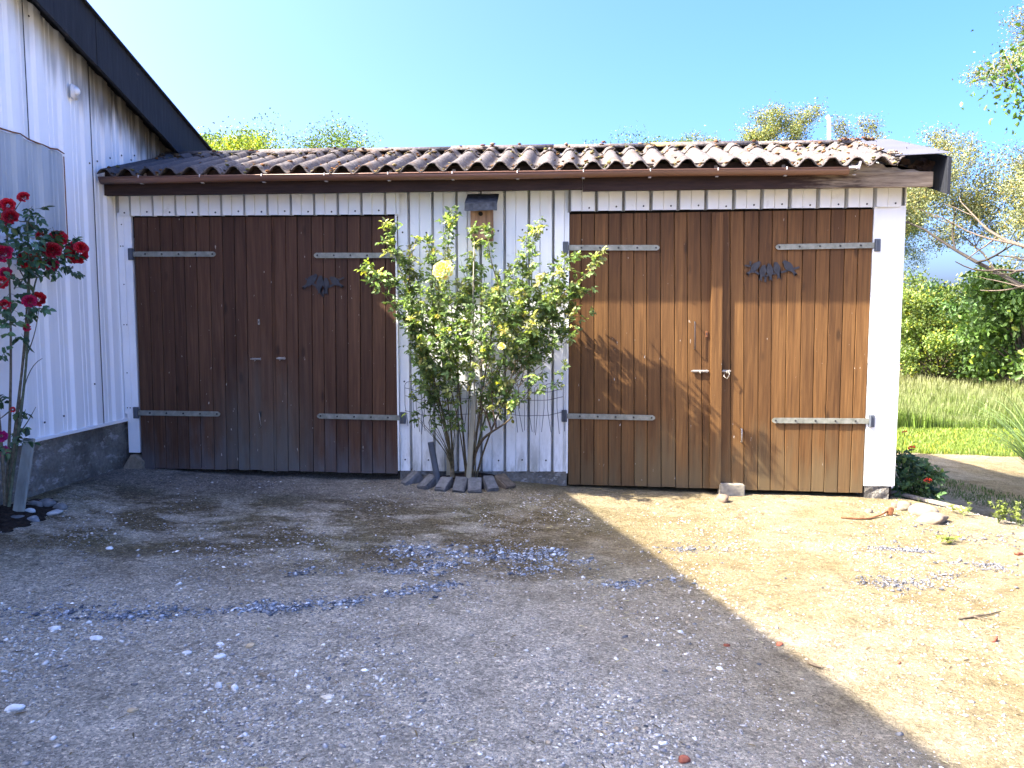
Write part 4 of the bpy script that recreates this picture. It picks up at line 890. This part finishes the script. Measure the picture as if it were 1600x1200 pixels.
# ---------------------------------------------------------------- stones
def stone(px, py, wpx, hpx, label, col=(.33, .31, .28), seed=0, name='stone', group=None, dep=1.0, cat='stone', lift=.3, rough=.3, mat=None):
    g = G(px, py); d = (g-Vector((0, -CAM_D, CAM_H))).length; w = wpx*d/FPX/2; h = hpx*d/FPX/2; mb = MB(); mb.col = (*col, 1)
    mb.blob((g.x, g.y+w*.3, g.z+h*lift), (w, w*.75*dep, max(h, .006)), seed, 3 if wpx > 14 else 2, rough, Matrix.Rotation(seed*.7 % .5-.25, 3, 'Y'))
    return tag(mb.build(name, mat or M_STONE, None, True), label, cat, group)
GS = 'stones by the red rose'
stone(52, 793, 22, 14, 'rounded grey stone right beside the pale board by the red rose', (.20, .195, .185), 1, group=GS)
stone(72, 792, 24, 16, 'lumpy grey stone, second right of the pale board', (.19, .185, .175), 2, group=GS)
stone(92, 796, 20, 12, 'dull grey stone farthest right in the pile by the red rose', (.22, .215, .20), 3, group=GS)
stone(43, 803, 17, 12, 'white broken stone at the foot of the pale board', (.62, .62, .58), 4, group=GS, rough=.5)
stone(80, 804, 30, 9, 'flat whitish stone slab at the front of the pile by the red rose', (.50, .50, .47), 5, group=GS, rough=.45)
stone(50, 815, 20, 12, 'smooth rounded grey stone lowest in the pile by the red rose', (.24, .245, .25), 6, group=GS)
stone(22, 812, 24, 10, 'dark stone left of the pile, below the pale board', (.14, .14, .135), 8, group=GS)
a = F(205, 737, -.03); mb = MB(); mb.col = (.27, .215, .15, 1)   # wedge stone under the trim
mb.prism([F(188, 738, -.06), F(222, 737, -.06), F(221, 722, -.06), F(210, 713, -.06), F(204, 711, -.06)], (0, .12, 0)); tag(mb.build('wedge_stone', M_STONE), 'tan triangular stone wedged under the white trim left of the left doors', 'stone')
g = F(1143, 778, -.06); zb = gzf(g.x, -.06); mb = MB(); mb.col = (.27, .24, .185, 1); mb.bbox((g.x, -.03, zb+.035), (.20, .11, .115), Matrix.Rotation(.06, 3, 'Z'), .08); tag(mb.build('concrete_block', M_STONE), 'pale concrete block under the middle of the right doors', 'block')
stone(1128, 784, 26, 18, 'brownish stone leaning against the pale concrete block', (.22, .155, .105), 11)
GR = 'stones at the garage corner'
stone(1398, 793, 13, 10, 'smallest tan stone beside the corner pier', (.26, .21, .15), 12, group=GR)
stone(1414, 797, 26, 18, 'angular tan stone between the corner pier and the big boulder', (.22, .18, .13), 13, group=GR, rough=.5)
stone(1446, 806, 40, 26, 'big pale rounded stone at the edge of the yard', (.25, .205, .145), 14, group=GR, rough=.2)
stone(1462, 818, 46, 20, 'half buried brownish stone in front of the big pale one', (.23, .175, .12), 15, group=GR)
stone(1358, 801, 12, 9, 'small round tan stone behind the rusty bar', (.26, .21, .15), 16)
GP = 'pale pebbles on the yard'
for i, (px, py, w, h, lab) in enumerate(((83, 984, 17, 8, 'flat white pebble just below the blue gravel streak at far left'), (137, 974, 10, 6, 'small white pebble at the lower edge of the blue gravel streak, far left'), (150, 999, 20, 6, 'long thin white pebble above the tyre tracks at lower left'), (342, 1027, 20, 8, 'largest oval white pebble in the shaded yard, left of centre'), (344, 1008, 14, 6, 'oval white pebble just above the largest white one'), (388, 1011, 18, 7, 'yellowish flat pebble right of the oval white pair'), (341, 1075, 12, 13, 'upright round white pebble of the close pair at lower left'), (366, 1077, 11, 12, 'angular white pebble, right one of the close pair at lower left'), (290, 1022, 16, 6, 'thin broken white pebble left of the largest oval one'), (510, 1091, 20, 7, 'pale cream pebble with a point, below the centre left of the yard'), (20, 1110, 26, 12, 'wide dull white stone at the lower left edge'), (207, 1112, 16, 9, 'ochre pebble in the lower left gravel'), (1064, 989, 10, 8, 'pale blue-white pebble near the shadow edge'), (1125, 1046, 11, 7, 'bright white pebble in the shade right of centre'), (170, 858, 12, 6, 'small cream pebble on the mossy ground at left'), (278, 914, 12, 6, 'lone white pebble above the gravel streak'))):
    cc = (.75, .74, .70) if i not in (5, 11, 9) else ((.55, .42, .25) if i != 9 else (.62, .55, .42)); stone(px, py, w, h, lab, cc, 60+i, 'pebble', GP, cat='pebble', lift=.15)
GBk = 'brick crumbs in the yard'
for i, (px, py, w, lab) in enumerate(((1136, 1010, 12, 'dark red brick crumb in the shade near the shadow edge'), (1068, 1191, 20, 'red brick piece at the bottom edge of the picture'), (1404, 1037, 10, 'small red brick crumb on the sunlit sand'), (1218, 1009, 14, 'brown brick crumb right on the shadow edge'), (1592, 868, 14, 'reddish brick crumb at the right edge of the yard'), (1552, 1002, 16, 'orange-brown brick fragment on the sunlit sand at right'))):
    stone(px, py, w, w*.6, lab, (.30, .10, .06), 90+i, 'brick_fragment', GBk, cat='brick', rough=.5, mat=M_BRICK)
bar = empty('iron_bar', G(1360, 808), 'bent rusty iron bar lying in front of the garage corner', 'iron bar')
mb = MB(); gl = lambda px, py, dz=.008: G(px, py)+Vector((0, 0, dz)); mb.tube([gl(1314, 810), gl(1335, 812), gl(1358, 812), gl(1375, 808, .014), gl(1389, 804, .03)], .006, 7); mb.build('rod', M_RUST, bar, True)
mb = MB(); mb.bbox(gl(1391, 805, .03), (.035, .03, .06), Matrix.Rotation(.3, 3, 'Y'), .2); mb.build('end_piece', M_RUST, bar)
for (pts, lab) in ((((1498, 969), (1520, 966), (1545, 962), (1564, 958)), 'crooked dry twig lying on the sunlit sand at right'), (((1262, 1038), (1272, 1042), (1282, 1046), (1284, 1043)), 'short dark twig at the edge of the shadow')):
    mb = MB(); mb.col = (.13, .10, .07, 1); mb.tube([gl(*q) for q in pts], [.005, .006, .004, .002], 6); q = gl(*pts[1]); mb.tube([q, q+Vector((.06, -.05, .008))], [.004, .0015], 5); tag(mb.build('twig', M_BARK, None, True), lab, 'twig')
    for v in bpy.data.objects[-1:]: pass

# ---------------------------------------------------------------- gravel
OV = np.array([[1, 0, 0], [0, 1, 0], [-1, 0, 0], [0, -1, 0], [0, 0, 1], [0, 0, -1], ], float)
OV = np.array([[1, .1, .1], [.35, .95, -.1], [-.6, .8, .15], [-1, -.2, -.1], [-.3, -.9, .1], [.6, -.8, -.05], [.3, .1, .85], [-.35, -.1, .75], [0, 0, -.8]], float)
OF = np.array([[0, 1, 6], [1, 2, 6], [2, 7, 6], [2, 3, 7], [3, 4, 7], [4, 5, 7], [5, 6, 7], [5, 0, 6], [1, 0, 8], [2, 1, 8], [3, 2, 8], [4, 3, 8], [5, 4, 8], [0, 5, 8]])
def pebbles(name, X, Y, S, col, label, flat=.55, sink=.1, piled=0.0):
    n = len(X); a = rng.uniform(0, 2*math.pi, n); c_, s_ = np.cos(a), np.sin(a)
    sc = S[:, None, None]*np.stack([rng.uniform(.75, 1.35, n), rng.uniform(.6, 1.0, n), flat*rng.uniform(.6, 1.2, n)], 1)[:, None, :]
    V = OV[None]*(1+rng.normal(0, .13, (n, len(OV), 3)))*sc
    V = np.stack([V[..., 0]*c_[:, None]-V[..., 1]*s_[:, None], V[..., 0]*s_[:, None]+V[..., 1]*c_[:, None], V[..., 2]+V[..., 0]*rng.uniform(-.25, .25, (n, 1))], -1)
    V += np.stack([X, Y, gz(X, Y)+S*sink+rng.random(n)*piled], 1)[:, None, :]
    Fc = (OF[None]+(np.arange(n)*len(OV))[:, None, None]).reshape(-1, 3)
    o = npmesh(name, V.reshape(-1, 3), Fc, np.repeat(col, len(OV), 0), M_PEB); return tag(o, label, 'gravel', None, 'stuff')
def pcol(n, pal, w, var=.25):
    pal = np.array(pal); k = rng.choice(len(pal), n, p=np.array(w)/sum(w)); return pal[k]*np.exp(rng.normal(0, var, (n, 1)))
n = 260000
X = rng.uniform(-4.0, 4.6, n); Y = -.15-5.6*rng.random(n)**.8
dens = .20+.65*sst(-2.4, -3.6, Y)*sst(1.8, .2, X)+.25*sst(1.2, -1, X)*sst(-1.2, -2, Y)+.25*(np.sin(1.7*X+.6*Y)*np.sin(2.1*Y-.4*X) > .25)
keep = (rng.random(n) < dens) & (X > XW+.1); X, Y = X[keep], Y[keep]; n = len(X)
cl_ = .75+.45*np.sin(3.1*X+1.3*Y)*np.sin(2.7*Y-1.9*X)+.2*np.sin(9*X+5*Y)
S = np.minimum(.0033*np.exp(rng.normal(0, .52, n))*cl_, .014)
big = rng.random(n) < .004; S[big] = rng.uniform(.008, .016, big.sum())
pebbles('gravel', X, Y, S, pcol(n, [(.42, .385, .33), (.27, .255, .235), (.58, .54, .47), (.80, .77, .70), (.14, .14, .14), (.38, .30, .20)], [8, 5, 6, 1.6, 1.4, 2]), 'loose small grey and white pebbles scattered over the dirt yard')
def patch(polys, n, s0, name, label, pal, w):
    xs, ys, ss = [], [], []
    for (pts, wid, share) in polys:
        k = int(n*share); q = [G(*p_) for p_ in pts]; seg = np.array([(a_.x, a_.y) for a_ in q]); u = rng.random(k)*(len(seg)-1); i = np.minimum(u.astype(int), len(seg)-2); f = (u-i)[:, None]
        base = seg[i]*(1-f)+seg[i+1]*f; g_ = rng.standard_t(3.2, (k, 2))*np.array([1.0, .5])*wid*.85; lump = .55+.75*np.abs(np.sin(base[:, :1]*6.0)+.5*np.sin(base[:, :1]*13+1))
        b2 = base+g_*lump; kp = rng.random(k) < .22+.9*(np.sin(7.3*b2[:, 0]+5*b2[:, 1])+.6*np.sin(17*b2[:, 0]-9*b2[:, 1]) > -.25); b2 = b2[kp]; k = len(b2); xs.append(b2[:, 0]); ys.append(b2[:, 1]); ss.append(s0*np.exp(rng.normal(0, .55, k)))
    X, Y, S = np.concatenate(xs), np.concatenate(ys), np.minimum(np.concatenate(ss), .02)
    return pebbles(name, X, Y, S, pcol(len(X), pal, w), label, .6, .05, .006)
BL = [(.18, .20, .22), (.29, .31, .33), (.42, .43, .44), (.08, .09, .11), (.68, .69, .69)]; BW = [6, 6, 4, 4, 1.3]
patch([([(650, 858), (700, 868), (760, 870)], .13, .42), ([(760, 872), (820, 870), (880, 862)], .07, .2), ([(600, 893), (650, 893), (700, 880)], .05, .10), ([(550, 940), (620, 928), (715, 912)], .055, .15), ([(790, 898), (830, 893), (860, 890)], .05, .04), ([(890, 878), (925, 878)], .05, .03), ([(940, 916), (990, 912), (1055, 905)], .045, .06)], 5200, .0050, 'gravel', 'heap of bluish crushed stone in the shaded middle of the yard', BL, BW)
patch([([(20, 965), (70, 955), (110, 965)], .09, .22), ([(150, 965), (230, 960), (300, 960)], .07, .22), ([(300, 958), (380, 952), (470, 948)], .06, .4), ([(450, 900), (520, 888)], .05, .08), ([(480, 945), (560, 938)], .05, .12)], 2600, .0046, 'gravel', 'long thin streak of bluish crushed stone across the left of the yard', BL, BW)
patch([([(1065, 860), (1125, 858)], .06, .18), ([(1375, 915), (1430, 908), (1490, 900)], .07, .40), ([(1375, 858), (1440, 862)], .07, .24), ([(1520, 875), (1560, 890)], .06, .14), ([(1480, 830), (1590, 850)], .25, .2)], 2600, .0044, 'gravel', 'thin patches of grey crushed stone on the sunlit sand', [(.11, .11, .12), (.17, .168, .175), (.24, .235, .235), (.07, .07, .08)], [4, 4, 3, 2])
# dry straw and leaf litter
n = 1500; X = rng.uniform(-3.5, 3.2, n); Y = -.1-5*rng.random(n)**1.3; a = rng.uniform(0, 2*math.pi, n); B = np.stack([X, Y, gz(X, Y)+.004], 1)
o = leaf_mesh('litter', B, np.stack([np.cos(a), np.sin(a), .05*np.ones(n)], 1), np.tile([[0, 0, 1.0]], (n, 1)), rng.uniform(.012, .05, n), rng.uniform(.002, .007, n), pcol(n, [(.42, .35, .2), (.25, .18, .09), (.12, .09, .05), (.5, .44, .3)], [4, 4, 4, 1]), M_GRASS); tag(o, 'bits of dry straw and leaf litter strewn on the yard', 'litter', None, 'stuff')

# ---------------------------------------------------------------- grass beyond the garage
def blades(name, X, Y, H, Wd, col, label, bend=.35, zf=gz, tip=None):
    n = len(X); a = rng.uniform(0, 2*math.pi, n); d = np.stack([np.cos(a), np.sin(a), np.zeros(n)], 1); s_ = np.stack([-np.sin(a), np.cos(a), np.zeros(n)], 1)
    b = np.stack([X, Y, zf(X, Y)-.01], 1); up = np.array([[0, 0, 1.0]]); H = H[:, None]; Wd = Wd[:, None]; bn = bend*rng.random((n, 1))
    m = b+up*H*.55+d*H*bn*.3; t_ = b+up*H*(1-.25*bn)+d*H*bn
    V = np.stack([b-s_*Wd, b+s_*Wd, m+s_*Wd*.8, m-s_*Wd*.8, t_+s_*Wd*.15, t_-s_*Wd*.15], 1).reshape(-1, 3); i = np.arange(n)*6
    Fc = np.concatenate([np.stack([i, i+1, i+2, i+3], 1), np.stack([i+3, i+2, i+4, i+5], 1)])
    return tag(npmesh(name, V, Fc, np.repeat(col, 6, 0) if tip is None else (np.repeat(col, 6, 0)*np.tile([[1], [1], [1], [1], [0], [0]], (n, 1))+np.repeat(tip, 6, 0)*np.tile([[0], [0], [0], [0], [1], [1]], (n, 1))), M_GRASS), label, 'grass', None, 'stuff')
def cone(n, y0, y1, p0=1370, p1=1680, pw=1.0):
    Y = y0+(y1-y0)*rng.random(n)**pw; t0 = (p0-800)/FPX; t1 = (p1-800)/FPX; D = Y+CAM_D; k = t0+(t1-t0)*rng.random(n); ang = np.arctan(k)-YAW
    return np.tan(ang)*D, Y
X, Y = cone(42000, 4.85, 8.2, 1200, 1720); n = len(X); blades('short_grass', X, Y, rng.uniform(.03, .09, n), rng.uniform(.004, .008, n), lcol(n, (.16, .215, .034), .22, .08), 'bright mown grass strip beyond the dirt path', .6)
X, Y = cone(70000, 7.5, 26, 1180, 1720, 1.25); n = len(X); far_ = np.clip((Y-9)/9, 0, 1)[:, None]; base = np.array([[.125, .185, .03]])*(1-far_)+np.array([[.16, .155, .06]])*far_
blades('meadow_grass', X, Y, rng.uniform(.16, .50, n)*(1-.25*far_[:, 0])*(.85+.35*np.sin(2.3*X+Y)*np.sin(1.7*Y-.8*X)), rng.uniform(.004, .010, n)*(1+far_[:, 0]), base*np.exp(rng.normal(0, .25, (n, 1))), 'tall seeding meadow grass in front of the hedge', .35, gz, np.array([[.20, .20, .085]])*np.exp(rng.normal(0, .2, (n, 1))))
X, Y = cone(4200, 1.0, 3.0, 1400, 1640); keep = (gz(X, Y) < -.16) & (np.sin(2.6*X+1.3*Y) > .35); X, Y = X[keep], Y[keep]; n = len(X)
X2 = rng.normal(3.75, .5, 1800); Y2 = rng.normal(.55, .30, 1800); X, Y = np.concatenate([X, X2]), np.concatenate([Y, Y2]); n = len(X)
blades('ground_weeds', X, Y, rng.uniform(.02, .06, n), rng.uniform(.003, .006, n), lcol(n, (.085, .12, .03), .3), 'sparse low weeds along the shaded bank', .7)

# ---------------------------------------------------------------- plants at the right
def G2(px, py): return G(px, py)
pp = F(1428, 770, .35); pz = gzf(pp.x, .35)
pop = empty('poppy_plant', (pp.x, .35, pz), 'dark green poppy plant with red flowers beside the garage corner', 'poppy plant'); R = Rose(8); rs = random.Random(6)
for k in range(60):
    px = 1402+rs.random()**1.2*62; py = rs.uniform(712+.4*(px-1402), 775); p_ = F(px, py, .35+rs.uniform(-.2, .25)); R.stem([Vector((pp.x+rs.uniform(-.1, .12), .35+rs.uniform(-.1, .1), pz)), p_], .003, .0015, (.06, .09, .03))
    for _ in range(4): R.spray(p_+Vector((rs.gauss(0, .03), rs.gauss(0, .03), rs.gauss(0, .03))), (rs.gauss(0, 1), rs.gauss(0, 1), rs.gauss(.2, .6)), .045, (.05, .095, .032), 5)
flw = [(1414, 675, 7), (1425, 700, 10), (1450, 751, 11)]
for (px, py, r_) in flw: R.stem([Vector((pp.x, .35, pz+.1)), F(px-6, py+40, .2), F(px, py, .12)], .0025, .0018, (.07, .10, .04))
R.mb.build('stems', M_BARK, pop, True); R.leaves(M_LEAFT, pop)
for k, (px, py, r_) in enumerate(flw):
    mb = MB(); bloom(mb, F(px, py, .12), r_*.5*6.4/FPX, (-.3, -.6, .8), [(.60, .05, .02), (.52, .03, .02)], 300+k, 7); mb.build('flower', M_PETAL, pop, True)
# arching reed clump entering at the right edge
x, y = at(1655, 10.6); z0 = gzf(x, y); reed = empty('pampas_grass', (x, y, z0), 'clump of arching pampas-like grass leaning in at the right edge', 'ornamental grass'); rs = random.Random(12); Vv = []; Ff = []; Cc = []
for k in range(240):
    a_ = rs.uniform(0, 2*math.pi); L = rs.uniform(.8, 1.7); out = rs.uniform(.35, .95); w = rs.uniform(.006, .012); d = Vector((math.cos(a_), math.sin(a_), 0)); s_ = Vector((-d.y, d.x, 0)); c0 = np.array((.15, .21, .07))*math.exp(rs.gauss(0, .3)); b = len(Vv)
    for i in range(8):
        u = i/7; p_ = Vector((x, y, z0))+d*(.1+L*out*u**1.3)+Vector((0, 0, L*(1.05*u-.75*out*u**2.4))); ww = w*(1-u*.85); Vv += [p_-s_*ww, p_+s_*ww]; Cc += [c0, c0]
    Ff += [(b+2*i, b+2*i+1, b+2*i+3, b+2*i+2) for i in range(7)]
npmesh('leaf_blades', np.array(Vv), np.array(Ff), np.array(Cc), M_GRASS, reed)
# small yellow-flowered weeds on the brow of the bank
for i, (px, py, hpx, lab) in enumerate(((1560, 818, 36, 'yellow-flowered weed tuft on the brow of the bank, near the right edge'), (1592, 822, 34, 'taller yellow-green weed at the right edge of the yard'), (1506, 806, 18, 'small pale weed sprig between the stones and the taller weeds'), (1484, 850, 12, 'tiny green weed growing in the gravel below the bank'))):
    g = G(px, py); h = hpx*5.5/FPX; wd = empty('weed', g, lab, 'weed', 'weeds on the bank'); R = Rose(70+i)
    for k in range(9 if hpx > 20 else 5):
        tp = g+Vector((R.r.gauss(0, .05), R.r.gauss(0, .04), h*R.r.uniform(.6, 1.1))); R.stem([g, (g+tp)/2+Vector((R.r.gauss(0, .01), 0, .01)), tp], .0018, .001, (.14, .17, .06))
        for _ in range(5): R.spray(g.lerp(tp, R.r.uniform(.3, 1)), (R.r.gauss(0, 1), R.r.gauss(0, 1), .4), .016, (.20, .24, .05), 5)
    R.mb.build('stems', M_BARK, wd); R.leaves(M_LEAF, wd)
# boards / debris beside the garage
gdeb = F(1420, 775, .1); zb = gzf(2.95, .15)
for (x0, y0, x1, y1, w, lab) in ((2.68, .30, 3.12, -.12, .06, 'rotting dark board lying on the bank by the garage corner'), (2.66, .55, 3.30, .12, .045, 'thin grey lath lying above the rotting board by the garage corner')):
    a, b = Vector((x0, y0, gzf(x0, y0)+.03)), Vector((x1, y1, gzf(x1, y1)+.025)); M = Matrix(((b-a).normalized(), Vector((0, 0, 1)).cross((b-a).normalized()).normalized(), Vector((0, 0, 1)))).transposed()
    mb = MB(); mb.bbox((a+b)/2, ((b-a).length, w, .022), M, .1); tag(mb.build('old_board', M_GREYWOOD), lab, 'board')
x, y = at(1489, 29.0); z0 = gzf(x, y); mb = MB(); mb.bbox((x, y, z0+.42), (.16, .16, .85), None, .1); tag(mb.build('marker_post', M_WHITE), 'short white marker post standing in the far meadow', 'post')
x, y = at(1288, 14); mb = MB(); mb.tube([(x+.05, y, gzf(x, y)), (x+.03, y, 3.0), (x-.03, y, 4.7), (x-.07, y, 4.75)], .034, 10); tag(mb.build('white_pole', M_WHITE, None, True), 'slightly tilted white pole rising behind the garage roof', 'pole')

# ---------------------------------------------------------------- trees and hedge
GH = 'shrubs along the far meadow edge'
make_shrub('hedge_shrub', 1424, 27, 3.6, 3.4, 1, 'yellow-green bushy shrub next to the white garage corner', (.15, .20, .045), 11000, .085, GH, .15)
make_shrub('hedge_shrub', 1470, 26, 3.0, 2.3, 2, 'low light green shrub left of the dark one behind the meadow', (.14, .195, .045), 9000, .08, GH, .12)
make_shrub('hedge_shrub', 1545, 27.5, 4.6, 3.6, 3, 'dark green dense shrub in the middle of the far hedge', (.05, .095, .026), 13000, .10, GH, .02)
make_shrub('hedge_shrub', 1615, 24, 3.6, 3.4, 4, 'broad-leaved bright green shrub at the right edge behind the meadow', (.09, .15, .035), 9000, .14, GH, .05)
make_shrub('hedge_shrub', 1380, 30, 5.0, 3.8, 5, 'shrub mostly hidden behind the garage corner', (.085, .125, .028), 9000, .09, GH, .1)
make_shrub('hedge_shrub', 1500, 32, 7.0, 4.0, 6, 'tall olive green shrub standing behind the hedge', (.115, .145, .045), 14000, .09, GH, .12, 34)
make_shrub('hedge_shrub', 1310, 31, 5.5, 4.2, 8, 'leafy shrub standing wholly behind the garage, nearest the house end of the hedge but one', (.10, .15, .04), 8000, .10, GH, .08)
make_shrub('hedge_shrub', 1225, 32, 6.0, 4.4, 9, 'leafy shrub standing wholly behind the garage at the house end of the hedge', (.08, .13, .035), 8000, .10, GH, .06)
make_shrub('hedge_shrub', 1700, 27, 6.0, 4.6, 7, 'large green shrub just past the right edge of the hedge', (.055, .095, .025), 9000, .10, GH, .05)
make_tree('bare_tree', 1640, 20, 9.6, 1.25, 31, 'sparse half-bare tree with fine brown twigs at the right edge', (.165, .175, .085), .05, 20, .14, 5, None, (-.10, 0), .1, .4, (.05, .042, .036), nb=(2, 4), r0=.13)
make_tree('leafy_tree', 1838, 13, 6.0, .6, 44, 'bright leafy tree whose branch tips hang in at the top right corner', (.085, .15, .03), .085, 22, .22, 3, None, (.02, 0), .05, nb=(2, 3), zmin=4.3)
GT = 'trees behind the garage roof'
make_tree('sparse_tree', 1218, 36, 11.7, 1.15, 52, 'airy half-bare tree showing above the right end of the roof', (.15, .17, .065), .075, 20, .2, 5, GT, (.05, 0), .15, .4, (.12, .10, .085), nb=(2, 4), r0=.18)
make_tree('sparse_tree', 1325, 38, 11.1, .95, 57, 'smaller airy tree right of the white pole', (.15, .16, .07), .075, 20, .2, 5, GT, (0, 0), .15, .4, (.12, .10, .085), nb=(2, 3), r0=.15)
make_tree('leafy_tree', 318, 26, 7.5, .85, 61, 'yellow-green tree peeking out beside the black barge board', (.15, .20, .035), .085, 30, .28, 4, GT, (0, 0), .2)
for i, (px, d, w, h, lab) in enumerate(((355, 30, 3.4, 8.7, 'low green treetop just right of the barge board end'), (420, 32, 4.8, 9.75, 'broad treetop above the left part of the roof, left of two'), (520, 32, 4.8, 9.85, 'broad green treetop above the left part of the roof, right of two'), (935, 34, 4.4, 10.8, 'round dark green treetop above the middle of the roof'), (1042, 36, 2.6, 11.2, 'small thin treetop left of the airy tree'))):
    make_shrub('leafy_tree', px, d, w, h, 200+i, lab, (.10, .155, .035) if i != 3 else (.075, .125, .035), 17000, .085, GT, .12, 46, 'tree')
